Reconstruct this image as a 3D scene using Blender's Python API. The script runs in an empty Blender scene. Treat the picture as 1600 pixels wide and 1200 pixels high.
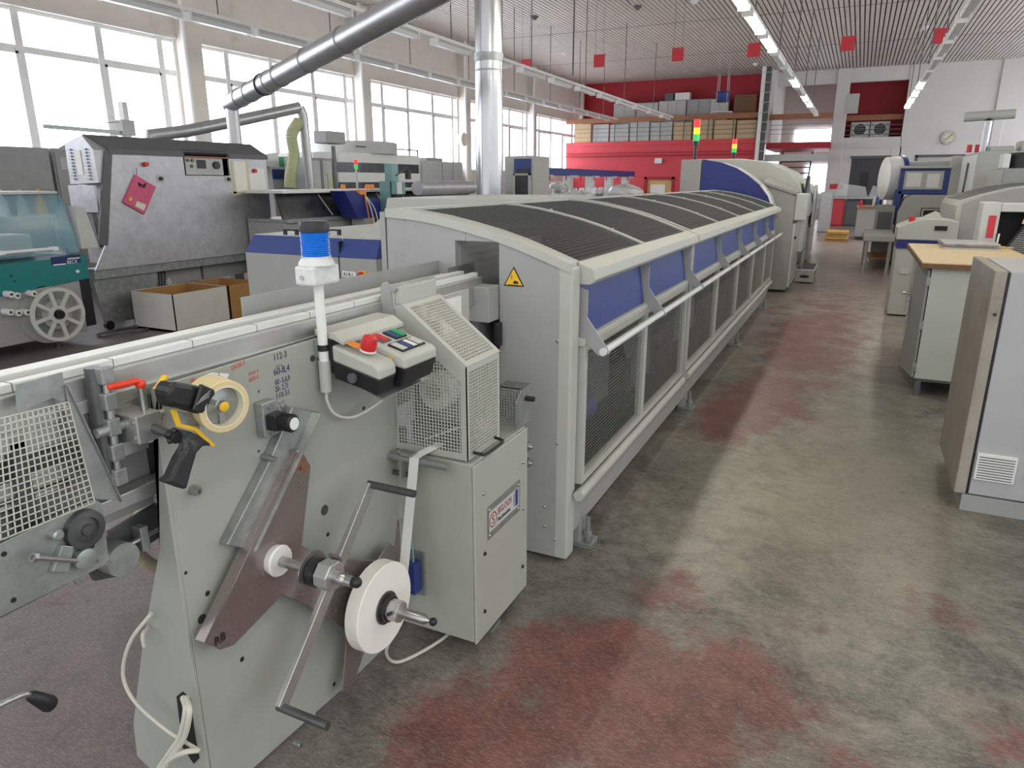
import bpy, bmesh, math, random
from mathutils import Vector, Matrix
random.seed(7)
sc = bpy.context.scene
COL = sc.collection

# ---------------------------------------------------------------- camera, world, lights, exposure
F_PX, PITCH, YAW, EYE = 1097.0, math.radians(16.1), math.radians(25.5), 1.9
cd = bpy.data.cameras.new('camera'); cam = bpy.data.objects.new('camera', cd); COL.objects.link(cam)
cd.sensor_fit = 'HORIZONTAL'; cd.sensor_width = 36.0; cd.lens = 36.0 * F_PX / 1600.0
cd.clip_start = 0.05; cd.clip_end = 200
cam.location = (0, 0, EYE); cam.rotation_euler = (math.radians(90) - PITCH, 0, YAW)
sc.camera = cam
sc.view_settings.view_transform = 'Standard'
sc.view_settings.look = 'None'
sc.view_settings.gamma = 1.0
sc.view_settings.use_curve_mapping = False
sc.view_settings.exposure = 0.78
w = bpy.data.worlds.new('world'); sc.world = w; w.use_nodes = True
w.node_tree.nodes['Background'].inputs[0].default_value = (0.93, 0.96, 1.0, 1)
w.node_tree.nodes['Background'].inputs[1].default_value = 0.95
PANE_GLOW = 3.2      # frosted window panes lit by the overcast sky
TUBE_GLOW = 16.0     # lit fluorescent tubes

# a point of a real plane found from the place where the photograph shows it
_fw = Vector((-math.sin(YAW)*math.cos(PITCH), math.cos(YAW)*math.cos(PITCH), -math.sin(PITCH)))
_rt = Vector((math.cos(YAW), math.sin(YAW), 0)); _up = _rt.cross(_fw)
def at(px, py, X=None, Y=None, Z=None, D=None):
    r = _fw + _rt*((px-800)/F_PX) - _up*((py-600)/F_PX); e = Vector((0, 0, EYE))
    t = D if D is not None else (X/r.x if X is not None else (Y/r.y if Y is not None else (Z-EYE)/r.z))
    return e + r*t
def yz(pts, X): return [(at(a, b, X=X).y, at(a, b, X=X).z) for a, b in pts]
def xz(pts, Y): return [(at(a, b, Y=Y).x, at(a, b, Y=Y).z) for a, b in pts]

# ---------------------------------------------------------------- materials
def lin(c): return tuple(((v/255)/12.92 if v/255 <= 0.04045 else (((v/255)+0.055)/1.055)**2.4) for v in c)
def mat(name, rgb, rough=0.5, metal=0.0, var=0.12, scale=6.0, bump=0.0, dirt=None, spec=0.5, stretch=None):
    m = bpy.data.materials.new(name); m.use_nodes = True; nt = m.node_tree; N = nt.nodes; L = nt.links
    b = N['Principled BSDF']; c = lin(rgb)
    b.inputs['Metallic'].default_value = metal; b.inputs['Specular IOR Level'].default_value = spec
    tc = N.new('ShaderNodeTexCoord'); mp = N.new('ShaderNodeMapping'); L.new(tc.outputs['Object'], mp.inputs[0])
    if stretch: mp.inputs['Scale'].default_value = stretch
    nz = N.new('ShaderNodeTexNoise'); nz.inputs['Scale'].default_value = scale; nz.inputs['Detail'].default_value = 6
    nz.inputs['Roughness'].default_value = 0.65
    L.new(mp.outputs[0], nz.inputs['Vector'])
    cr = N.new('ShaderNodeValToRGB'); L.new(nz.outputs['Fac'], cr.inputs[0])
    cr.color_ramp.elements[0].position = 0.3; cr.color_ramp.elements[1].position = 0.7
    cr.color_ramp.elements[0].color = tuple(v*(1-var) for v in c)+(1,)
    cr.color_ramp.elements[1].color = tuple(min(1, v*(1+var)) for v in c)+(1,)
    out = cr.outputs[0]
    if dirt:
        n2 = N.new('ShaderNodeTexNoise'); n2.inputs['Scale'].default_value = scale*0.45; n2.inputs['Detail'].default_value = 9
        n2.inputs['Roughness'].default_value = 0.75; L.new(mp.outputs[0], n2.inputs['Vector'])
        r2 = N.new('ShaderNodeValToRGB'); L.new(n2.outputs['Fac'], r2.inputs[0])
        r2.color_ramp.elements[0].position = 0.56; r2.color_ramp.elements[1].position = 0.76
        r2.color_ramp.elements[0].color = (0, 0, 0, 1); r2.color_ramp.elements[1].color = (dirt[1],)*3+(1,)
        mx = N.new('ShaderNodeMixRGB'); L.new(r2.outputs[0], mx.inputs[0]); L.new(out, mx.inputs[1])
        mx.inputs[2].default_value = lin(dirt[0])+(1,); out = mx.outputs[0]
    L.new(out, b.inputs['Base Color'])
    rr = N.new('ShaderNodeMapRange'); L.new(nz.outputs['Fac'], rr.inputs[0])
    rr.inputs[3].default_value = max(0.03, rough-0.1); rr.inputs[4].default_value = min(1, rough+0.1)
    L.new(rr.outputs[0], b.inputs['Roughness'])
    if bump:
        bp = N.new('ShaderNodeBump'); bp.inputs['Strength'].default_value = bump; bp.inputs['Distance'].default_value = 0.01
        L.new(nz.outputs['Fac'], bp.inputs['Height']); L.new(bp.outputs[0], b.inputs['Normal'])
    return m
def glow(name, rgb, strength, base=(230, 235, 240)):
    m = mat(name, base, 0.5, var=0.02); b = m.node_tree.nodes['Principled BSDF']
    b.inputs['Emission Color'].default_value = lin(rgb)+(1,); b.inputs['Emission Strength'].default_value = strength
    return m
def glassy(name, rgb, alpha, rough=0.1):
    m = mat(name, rgb, rough, var=0.05); b = m.node_tree.nodes['Principled BSDF']; b.inputs['Alpha'].default_value = alpha
    return m
M = {}
M['cream'] = mat('cream_paint', (180, 181, 174), 0.45, var=0.05, scale=3, dirt=((140, 138, 124), 0.35))
M['white_paint'] = mat('white_machine_paint', (198, 199, 195), 0.45, var=0.05, scale=3, dirt=((150, 147, 136), 0.35))
M['grey'] = mat('grey_paint', (156, 156, 154), 0.45, var=0.06, scale=4, dirt=((120, 116, 106), 0.35))
M['dkgrey'] = mat('dark_grey_paint', (92, 93, 95), 0.5, var=0.1, scale=5)
M['winder'] = mat('winder_paint', (160, 162, 155), 0.4, var=0.05, scale=2.2, dirt=((135, 134, 122), 0.4))
M['box_front'] = mat('drive_cabinet_paint', (168, 170, 160), 0.42, var=0.05, scale=3, dirt=((140, 139, 126), 0.3))
M['panel_side'] = mat('tunnel_end_paint', (158, 158, 158), 0.45, var=0.05, scale=3.5, dirt=((112, 104, 92), 0.45))
M['alu'] = mat('aluminium', (190, 190, 188), 0.35, metal=0.75, var=0.08, scale=9, stretch=(1, 1, 1))
M['alu_white'] = mat('white_aluminium_profile', (218, 219, 216), 0.4, metal=0.1, var=0.04, scale=5)
M['galv'] = mat('galvanised_steel', (160, 165, 163), 0.42, metal=0.7, var=0.22, scale=14)
M['stainless'] = mat('brushed_stainless', (184, 184, 188), 0.45, metal=0.55, var=0.14, scale=7, bump=0.25, dirt=((128, 128, 132), 0.45))
M['duct_column'] = mat('column_duct_steel', (178, 178, 180), 0.24, metal=0.95, var=0.12, scale=3, stretch=(1, 1, .2))
M['duct'] = mat('spiral_duct_steel', (176, 176, 177), 0.38, metal=0.75, var=0.12, scale=3, stretch=(1, 1, .2))
M['steel'] = mat('machined_steel', (175, 175, 174), 0.3, metal=0.9, var=0.08, scale=20)
M['dark_steel'] = mat('dark_steel', (96, 98, 98), 0.4, metal=0.7, var=0.2, scale=12)
M['turret'] = mat('brown_polished_steel', (152, 141, 138), 0.28, metal=0.7, var=0.12, scale=4)
M['black'] = mat('black_plastic', (28, 28, 31), 0.4, var=0.15)
M['blackdust'] = mat('dusty_black_plastic', (42, 43, 46), 0.6, var=0.3, scale=18, dirt=((150, 148, 142), 0.6))
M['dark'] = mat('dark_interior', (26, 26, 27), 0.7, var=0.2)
M['roofwire'] = mat('dark_roof_wire', (88, 88, 88), 0.5, metal=0.4, var=0.15, scale=20)
M['cabgrey'] = mat('cabinet_grey', (172, 172, 174), 0.5, var=0.05, scale=2, dirt=((140, 137, 130), 0.35))
M['blue'] = mat('blue_paint', (42, 62, 128), 0.42, var=0.06, scale=3)
M['navy'] = mat('deep_blue_paint', (30, 42, 116), 0.38, var=0.05)
M['teal'] = mat('teal_paint', (20, 118, 118), 0.42, var=0.07)
M['red'] = mat('red_plastic', (196, 40, 38), 0.35, var=0.06)
M['redlever'] = mat('orange_red_plastic', (226, 62, 34), 0.35, var=0.05)
M['yellow'] = mat('yellow', (232, 184, 44), 0.5, var=0.04)
M['green'] = mat('green_button', (30, 150, 90), 0.4, var=0.04)
M['white'] = mat('white_plastic', (226, 226, 222), 0.4, var=0.03)
M['paper'] = mat('paper', (236, 232, 224), 0.7, var=0.03)
M['cable'] = mat('pale_cable', (206, 202, 190), 0.5, var=0.05)
M['ink_blue'] = mat('blue_ink', (30, 38, 96), 0.6, var=0.05)
M['ink_red'] = mat('red_ink', (206, 96, 88), 0.6, var=0.05)
M['ink_grey'] = mat('faded_ink', (130, 132, 124), 0.6, var=0.05)
M['ink_black'] = mat('black_ink', (30, 28, 30), 0.6, var=0.05)
M['tape'] = mat('buff_tape', (214, 196, 150), 0.35, var=0.05)
M['tapeside'] = mat('tape_side', (222, 214, 190), 0.5, var=0.05, scale=20)
M['redwall'] = mat('red_wall_paint', (206, 66, 76), 0.55, var=0.05, scale=1.2)
M['redwall2'] = mat('dark_red_wall_paint', (164, 34, 44), 0.6, var=0.06, scale=1.2)
M['wall'] = mat('white_wall_paint', (214, 211, 206), 0.8, var=0.03, scale=1.2, bump=0.1)
M['wall_old'] = mat('old_plaster', (222, 214, 205), 0.85, var=0.05, scale=1.3, bump=0.15, dirt=((160, 147, 136), 0.6))
M['frame'] = mat('window_frame_paint', (232, 230, 226), 0.5, var=0.04)
M['wood'] = mat('orange_wood', (150, 100, 70), 0.55, var=0.15, scale=3, stretch=(1, 1, 10))
M['plywood'] = mat('plywood_top', (206, 184, 146), 0.5, var=0.08, scale=4, stretch=(6, 1, 1))
M['woodedge'] = mat('worn_brown_edge', (120, 86, 62), 0.7, var=0.2, scale=12)
M['door_wood'] = mat('pale_wood_door', (214, 176, 118), 0.5, var=0.05)
M['cardboard'] = mat('cardboard', (166, 124, 74), 0.8, var=0.06)
M['cardwhite'] = mat('white_cardboard', (206, 203, 196), 0.7, var=0.05)
M['pallet'] = mat('pallet_wood', (196, 156, 92), 0.75, var=0.12, scale=8)
M['board'] = mat('pale_board', (188, 190, 186), 0.6, var=0.06)
M['tan'] = mat('tan_board', (202, 176, 136), 0.65, var=0.06)
M['sigred'] = mat('dark_red_print', (150, 36, 46), 0.5, var=0.03)
M['signred'] = mat('red_sign', (204, 52, 62), 0.5, var=0.03)
M['worn'] = mat('worn_pale_cabinet', (190, 193, 184), 0.5, var=0.06, scale=3, dirt=((136, 128, 106), 0.55))
M['dirtydoor'] = mat('dirty_cabinet_door', (152, 145, 134), 0.5, var=0.2, scale=3.5, dirt=((104, 90, 72), 0.7))
M['slat'] = mat('ceiling_slat', (214, 206, 198), 0.55, var=0.05, scale=1.5)
M['pane'] = glow('frosted_pane', (238, 244, 255), PANE_GLOW)
M['tube'] = glow('lit_tube', (255, 250, 228), TUBE_GLOW)
M['diff_off'] = mat('unlit_diffuser', (222, 222, 220), 0.3, var=0.03)
M['lamp_red'] = glow('signal_red', (255, 60, 60), 0.5, (230, 40, 50))
M['lamp_yel'] = glow('signal_yellow', (255, 210, 40), 0.5, (240, 200, 40))
M['lamp_grn'] = glow('signal_green', (60, 220, 110), 0.3, (40, 180, 90))
M['beacon'] = mat('blue_lens', (18, 112, 214), 0.18, var=0.1, scale=30)
M['film'] = mat('plastic_film', (214, 216, 214), 0.25, var=0.08, scale=22, bump=0.8)
M['acryl'] = glassy('tinted_acrylic', (120, 168, 184), 0.42, 0.12)
M['clear'] = glassy('clear_acrylic', (205, 210, 210), 0.35, 0.15)
M['smoke'] = mat('smoked_glass', (52, 54, 58), 0.22, var=0.35, scale=5)
M['hose'] = mat('translucent_hose', (196, 198, 160), 0.4, var=0.1, scale=10)
M['hose_old'] = mat('dirty_hose', (158, 146, 124), 0.7, var=0.25, scale=30)
M['orange'] = mat('orange_lens', (240, 140, 50), 0.3, var=0.05)
M['aqua'] = mat('aqua_paint', (120, 160, 158), 0.45, var=0.08)
M['pink'] = mat('pink_folder', (206, 86, 124), 0.5, var=0.1, scale=12)
M['maskmesh'] = mat('guard_wire', (170, 172, 168), 0.45, metal=0.3, var=0.1, scale=30)
M['darkwire'] = mat('grey_wire', (140, 140, 134), 0.5, metal=0.3, var=0.15, scale=20)
M['whitewire'] = mat('cream_wire', (206, 206, 196), 0.45, var=0.05)
M['greywall'] = mat('charcoal_door', (64, 64, 68), 0.5, var=0.06)

def floor_material():
    m = bpy.data.materials.new('worn_painted_concrete'); m.use_nodes = True; nt = m.node_tree; N = nt.nodes; L = nt.links
    b = N['Principled BSDF']; g = N.new('ShaderNodeNewGeometry')
    def math_(op, a, c=None, d=None):
        n = N.new('ShaderNodeMath'); n.operation = op
        for i, v in enumerate((a, c, d)):
            if v is None: continue
            if hasattr(v, 'links'): L.new(v, n.inputs[i])
            else: n.inputs[i].default_value = v
        return n.outputs[0]
    def noise(scale, detail=8, rough=0.65, stretch=None, dist=0.0):
        n = N.new('ShaderNodeTexNoise'); n.inputs['Scale'].default_value = scale; n.inputs['Detail'].default_value = detail
        n.inputs['Roughness'].default_value = rough; n.inputs['Distortion'].default_value = dist
        if stretch:
            mp = N.new('ShaderNodeMapping'); mp.inputs['Scale'].default_value = stretch; mp.inputs['Rotation'].default_value = (0, 0, 0.35)
            L.new(g.outputs['Position'], mp.inputs[0]); L.new(mp.outputs[0], n.inputs['Vector'])
        else: L.new(g.outputs['Position'], n.inputs['Vector'])
        return n.outputs['Fac']
    def ramp(v, p0, p1, c0=(0, 0, 0, 1), c1=(1, 1, 1, 1)):
        r = N.new('ShaderNodeValToRGB'); L.new(v, r.inputs[0]); e = r.color_ramp.elements
        e[0].position = p0; e[1].position = p1; e[0].color = c0; e[1].color = c1; return r.outputs[0]
    def mix(f, a, c):
        n = N.new('ShaderNodeMixRGB')
        for i, v in enumerate((f, a, c)):
            if hasattr(v, 'links'): L.new(v, n.inputs[i])
            else: n.inputs[i].default_value = v if i == 0 else tuple(lin(v))+(1,)
        return n.outputs[0]
    sx = N.new('ShaderNodeSeparateXYZ'); L.new(g.outputs['Position'], sx.inputs[0]); px, py = sx.outputs[0], sx.outputs[1]
    def blob(x, y, rx, ry, k):          # a worn patch of paint: centre, half sizes, strength
        a = math_('DIVIDE', math_('SUBTRACT', px, x), rx); c = math_('DIVIDE', math_('SUBTRACT', py, y), ry)
        d = math_('ADD', math_('MULTIPLY', a, a), math_('MULTIPLY', c, c))
        return math_('MULTIPLY', math_('SUBTRACT', 1.0, math_('MINIMUM', math_('MULTIPLY', d, 0.5), 1.0)), k)
    base = mix(ramp(noise(1.6, 14, 0.8, None, 0.5), 0.41, 0.6), (62, 60, 58), (136, 130, 121))
    base = mix(math_('MULTIPLY', ramp(noise(7, 12, 0.85, (1, 2.5, 1), 0.8), 0.46, 0.58), 0.4), base, (152, 146, 134))
    base = mix(math_('MULTIPLY', blob(0.0, 4.6, 0.8, 1.3, 1.0), 0.5), base, (158, 152, 130))
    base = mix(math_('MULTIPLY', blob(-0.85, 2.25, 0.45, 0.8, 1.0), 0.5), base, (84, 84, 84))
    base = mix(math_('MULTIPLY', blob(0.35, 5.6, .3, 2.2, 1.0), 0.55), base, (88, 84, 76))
    # mauve tint of the left bay, shadow darkness mixed in, and of the far aisle
    left = ramp(math_('SUBTRACT', -1.35, px), 0.0, 0.5)
    base = mix(math_('MULTIPLY', left, 0.85), base, (112, 100, 103))
    far = ramp(math_('DIVIDE', math_('SUBTRACT', py, 7.0), 14.0), 0.0, 0.5)
    base = mix(math_('MULTIPLY', far, 0.85), base, (156, 138, 136))
    # red paint that is left
    s = blob(-0.78, 2.2, 0.4, 0.4, 1.15)
    for a in [(-1.15, 1.78, .25, .2, .9), (-0.45, 2.35, .35, .4, .9), (-0.05, 2.2, .35, .45, .7), (-0.6, 2.95, .18, .28, .75), (-0.2, 2.9, .25, .28, .35), (0.68, 2.65, .15, .25, .8),
              (0.55, 3.4, .15, .3, .55), (-0.7, 1.55, .5, .35, .8), (-0.62, 6.3, .35, .9, 1.15), (-0.85, 5.6, .25, .7, .8), (-0.35, 7.4, .4, 1.4, .75), (-1.0, 3.9, .12, .3, .4),
              (-0.1, 9.5, .5, 2.0, .6), (-0.6, 9.3, .3, 1.4, .7), (-0.3, 12, .7, 3, .55)]:
        s = math_('ADD', s, blob(*a))
    nm = noise(2.6, 10, 0.72); nf = noise(11, 8, 0.75, (1, 4, 1))
    v = math_('ADD', s, math_('ADD', math_('MULTIPLY', math_('SUBTRACT', nm, 0.5), 4.0), math_('MULTIPLY', math_('SUBTRACT', nf, 0.5), 1.6)))
    redm = ramp(v, 0.4, 1.0)
    redc = mix(ramp(noise(5, 10, 0.75), 0.4, 0.6), (96, 40, 38), (124, 66, 62))
    col = mix(math_('MULTIPLY', redm, 0.85), base, redc)
    col = mix(math_('MULTIPLY', ramp(noise(30, 8, 0.85, (1, 6, 1)), 0.5, 0.62), 0.5), col, (178, 170, 158))
    col = mix(math_('MULTIPLY', ramp(noise(9, 12, 0.85), 0.54, 0.66), 0.5), col, (62, 60, 57))
    # the scraped dark patch beside the winder's foot
    sp = math_('ADD', blob(-2.15, 1.75, .55, .3, 1.3), math_('MULTIPLY', math_('SUBTRACT', noise(5), 0.5), 1.2))
    col = mix(math_('MULTIPLY', ramp(sp, 0.35, 0.5), 0.5), col, (104, 101, 100))
    col = mix(math_('MULTIPLY', ramp(noise(4.2, 14, 0.9, None, 0.8), 0.5, 0.6), 0.4), col, (66, 65, 62))
    col = mix(math_('MULTIPLY', ramp(noise(60, 4, 0.8), 0.6, 0.68), 0.35), col, (190, 184, 174))
    L.new(col, b.inputs['Base Color'])
    rr = N.new('ShaderNodeMapRange'); L.new(nm, rr.inputs[0]); rr.inputs[3].default_value = 0.16; rr.inputs[4].default_value = 0.58
    L.new(rr.outputs[0], b.inputs['Roughness'])
    bp = N.new('ShaderNodeBump'); bp.inputs['Strength'].default_value = 0.12; bp.inputs['Distance'].default_value = 0.01
    L.new(nm, bp.inputs['Height']); L.new(bp.outputs[0], b.inputs['Normal'])
    return m
M['floor'] = floor_material()

# ---------------------------------------------------------------- mesh building
class MB:
    def __init__(s): s.v = []; s.f = []
    def add(s, vs, fs):
        o = len(s.v); s.v += [tuple(v) for v in vs]; s.f += [tuple(i+o for i in f) for f in fs]; return s
    def box(s, x0, x1, y0, y1, z0, z1):
        x0, x1 = min(x0, x1), max(x0, x1); y0, y1 = min(y0, y1), max(y0, y1); z0, z1 = min(z0, z1), max(z0, z1)
        return s.add([(x0,y0,z0),(x1,y0,z0),(x1,y1,z0),(x0,y1,z0),(x0,y0,z1),(x1,y0,z1),(x1,y1,z1),(x0,y1,z1)],
                     [(0,3,2,1),(4,5,6,7),(0,1,5,4),(1,2,6,5),(2,3,7,6),(3,0,4,7)])
    def bar(s, p0, p1, w, h, up=(0, 0, 1)):
        p0, p1 = Vector(p0), Vector(p1); d = (p1-p0).normalized(); a = d.cross(Vector(up))
        if a.length < 1e-4: a = d.cross(Vector((1, 0, 0)))
        a.normalize(); b = a.cross(d); a = a*w/2; b = b*h/2
        return s.add([p0-a-b, p0+a-b, p0+a+b, p0-a+b, p1-a-b, p1+a-b, p1+a+b, p1-a+b],
                     [(0,1,2,3),(7,6,5,4),(0,4,5,1),(1,5,6,2),(2,6,7,3),(3,7,4,0)])
    def prism(s, pts, ax, a, b):
        n = len(pts)
        def p(q, t): return {'x': (t, q[0], q[1]), 'y': (q[0], t, q[1]), 'z': (q[0], q[1], t)}[ax]
        return s.add([p(q, a) for q in pts]+[p(q, b) for q in pts],
                     [tuple(range(n))[::-1], tuple(range(n, 2*n))]+[(i, (i+1) % n, (i+1) % n+n, i+n) for i in range(n)])
    def loft(s, A, B, caps=True):
        n = len(A); f = [(i, (i+1) % n, (i+1) % n+n, i+n) for i in range(n)]
        if caps: f += [tuple(range(n))[::-1], tuple(range(n, 2*n))]
        return s.add(list(A)+list(B), f)
    def cyl(s, p0, p1, r0, r1=None, n=20, caps=True):
        return s.lathe(p0, Vector(p1)-Vector(p0), [(0, r0), ((Vector(p1)-Vector(p0)).length, r0 if r1 is None else r1)], n, caps)
    def lathe(s, o, d, prof, n=24, caps=True):
        o = Vector(o); d = Vector(d).normalized(); a = d.cross(Vector((0, 0, 1)))
        if a.length < 1e-3: a = Vector((1, 0, 0))
        a.normalize(); b = d.cross(a); vs = []; fs = []
        for t, r in prof:
            for i in range(n):
                q = 2*math.pi*i/n; vs.append(o+d*t+a*(r*math.cos(q))+b*(r*math.sin(q)))
        for k in range(len(prof)-1):
            for i in range(n): fs.append((k*n+i, k*n+(i+1) % n, (k+1)*n+(i+1) % n, (k+1)*n+i))
        if caps: fs += [tuple(range(n))[::-1], tuple(range((len(prof)-1)*n, len(prof)*n))]
        return s.add(vs, fs)
    def ring(s, o, d, r0, r1, h, n=28):
        return s.lathe(o, d, [(0, r0), (0, r1), (h, r1), (h, r0), (0, r0)], n, False)
    def tube(s, path, r, n=8):
        P = [Vector(p) for p in path]; vs = []; fs = []; a = None
        for i, p in enumerate(P):
            d = (P[min(i+1, len(P)-1)]-P[max(i-1, 0)]).normalized()
            if a is None:
                a = d.cross(Vector((0, 0, 1)))
                if a.length < 1e-3: a = Vector((1, 0, 0))
            a = (a-d*a.dot(d)).normalized(); b = d.cross(a)
            for k in range(n):
                q = 2*math.pi*k/n; vs.append(p+a*(r*math.cos(q))+b*(r*math.sin(q)))
        for i in range(len(P)-1):
            for k in range(n): fs.append((i*n+k, i*n+(k+1) % n, (i+1)*n+(k+1) % n, (i+1)*n+k))
        fs += [tuple(range(n))[::-1], tuple(range((len(P)-1)*n, len(P)*n))]
        return s.add(vs, fs)
    def grid(s, o, u, v, nu, nv, r, skew=0):      # a woven wire field over o + u*[0,1] + v*[0,1]
        o, u, v = Vector(o), Vector(u), Vector(v)
        for i in range(nu+1): s.bar(o+u*(i/nu), o+u*(i/nu)+v, r, r, u.cross(v))
        for j in range(nv+1): s.bar(o+v*(j/nv), o+v*(j/nv)+u, r, r, u.cross(v))
        return s
    def sphere(s, c, r, n=14, sq=(1, 1, 1)):
        vs = []; fs = []; m = n//2
        for j in range(1, m):
            t = math.pi*j/m
            for i in range(n):
                q = 2*math.pi*i/n; vs.append((c[0]+r*sq[0]*math.sin(t)*math.cos(q), c[1]+r*sq[1]*math.sin(t)*math.sin(q), c[2]+r*sq[2]*math.cos(t)))
        top = len(vs); vs += [(c[0], c[1], c[2]+r*sq[2]), (c[0], c[1], c[2]-r*sq[2])]
        for j in range(m-2):
            for i in range(n): fs.append((j*n+i, (j+1)*n+i, (j+1)*n+(i+1) % n, j*n+(i+1) % n))
        for i in range(n): fs.append((top, i, (i+1) % n)); fs.append((top+1, (m-2)*n+(i+1) % n, (m-2)*n+i))
        return s.add(vs, fs)
def smooth_path(pts, k=6):
    P = [Vector(p) for p in pts]; P = [P[0]*2-P[1]]+P+[P[-1]*2-P[-2]]; out = []
    for i in range(1, len(P)-2):
        for j in range(k):
            t = j/k; a, b, c, d = P[i-1], P[i], P[i+1], P[i+2]
            out.append(0.5*((2*b)+(c-a)*t+(2*a-5*b+4*c-d)*t*t+(3*b-a-3*c+d)*t*t*t))
    return out+[P[-2]]
BASE = {}
def link_mesh(name, me, m, parent):
    o = bpy.data.objects.new(name, me); COL.objects.link(o)
    if m: me.materials.append(M[m] if isinstance(m, str) else m)
    if parent is not None: o.parent = parent
    return o
def part(name, mb, m, parent=None, bev=0.0, smooth=False, label=None):
    root = parent
    while root is not None and root.parent is not None: root = root.parent
    off = Vector(BASE.get(root.name, (0, 0, 0))) if root is not None else Vector((0, 0, 0))
    me = bpy.data.meshes.new(name); me.from_pydata([tuple(Vector(v)-off) for v in mb.v], [], mb.f)
    bm = bmesh.new(); bm.from_mesh(me); bmesh.ops.recalc_face_normals(bm, faces=bm.faces); bm.to_mesh(me); bm.free()
    if smooth:
        me.shade_smooth(); me.set_sharp_from_angle(angle=0.7)
    o = link_mesh(name, me, m, parent)
    if bev:
        b = o.modifiers.new('bevel', 'BEVEL'); b.width = bev; b.segments = 2; b.limit_method = 'ANGLE'; b.angle_limit = 0.6
    if label: o['label'] = label
    return o
def thing(name, label, cat, loc, group=None):
    o = bpy.data.objects.new(name, None); COL.objects.link(o); o.location = loc; o.empty_display_size = 0.1
    BASE[o.name] = tuple(loc); o['label'] = label; o['category'] = cat
    if group: o['group'] = group
    return o
def tag(o, label, cat, group=None):
    o['label'] = label; o['category'] = cat
    if group: o['group'] = group
    return o
def struct(name, mb, m, parent=None, bev=0):
    o = part(name, mb, m, parent, bev)
    if parent is None: o['kind'] = 'structure'
    return o
def copy_tree(o, parent=None, delta=None, label=None, group=None):
    c = o.copy(); COL.objects.link(c)
    if parent is not None: c.parent = parent
    if delta is not None: c.location = Vector(o.location)+Vector(delta); BASE[c.name] = tuple(c.location)
    if label: c['label'] = label
    if group: c['group'] = group
    for ch in [x for x in KIDS.get(o.name, [])]: copy_tree(ch, c)
    return c
KIDS = {}
def index_kids():
    KIDS.clear()
    for o in COL.objects:
        if o.parent: KIDS.setdefault(o.parent.name, []).append(o)
def text(name, s, o, right, up, h, m, parent, sx=1.0, depth=0.0006, label=None):
    cu = bpy.data.curves.new(name, 'FONT'); cu.body = s; cu.size = h*1.38; cu.extrude = depth
    ob = bpy.data.objects.new(name+'_tmp', cu); COL.objects.link(ob)
    me = bpy.data.meshes.new_from_object(ob.evaluated_get(bpy.context.evaluated_depsgraph_get()))
    bpy.data.objects.remove(ob); bpy.data.curves.remove(cu)
    r = Vector(right).normalized()*sx; u = Vector(up).normalized(); n = r.cross(u).normalized()
    root = parent
    while root.parent is not None: root = root.parent
    off = Vector(BASE[root.name]); o = Vector(o)
    for v in me.vertices: c = v.co.copy(); v.co = o-off+r*c.x+u*c.y+n*(c.z+depth)
    me.materials.clear(); t = link_mesh(name, me, m, parent)
    return t
UX, UY, UZ = Vector((1, 0, 0)), Vector((0, 1, 0)), Vector((0, 0, 1))

# ================================================================ THE HALL
XL, YF, ZC, XR = -14.05, 38.0, 6.85, 8.5
struct('floor', MB().box(XL-1, XR+1, -6, 48, -0.2, 0), 'floor')
def ceiling():
    c = MB(); x = XL
    while x < XR: c.box(x, x+0.1, -3, YF+.2, ZC, ZC+0.025); x += 0.14
    root = struct('ceiling', c, 'slat')
    struct('ceiling_backing', MB().box(XL, XR, -3, 43, ZC+0.06, ZC+0.12), 'greywall', root)
    j = MB()
    for y in (6, 12.4, 18.7, 25, 31.3): j.box(XL, XR, y, y+.03, ZC-.006, ZC)
    struct('joint_strip', j, 'dkgrey', root)
ceiling()
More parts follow.
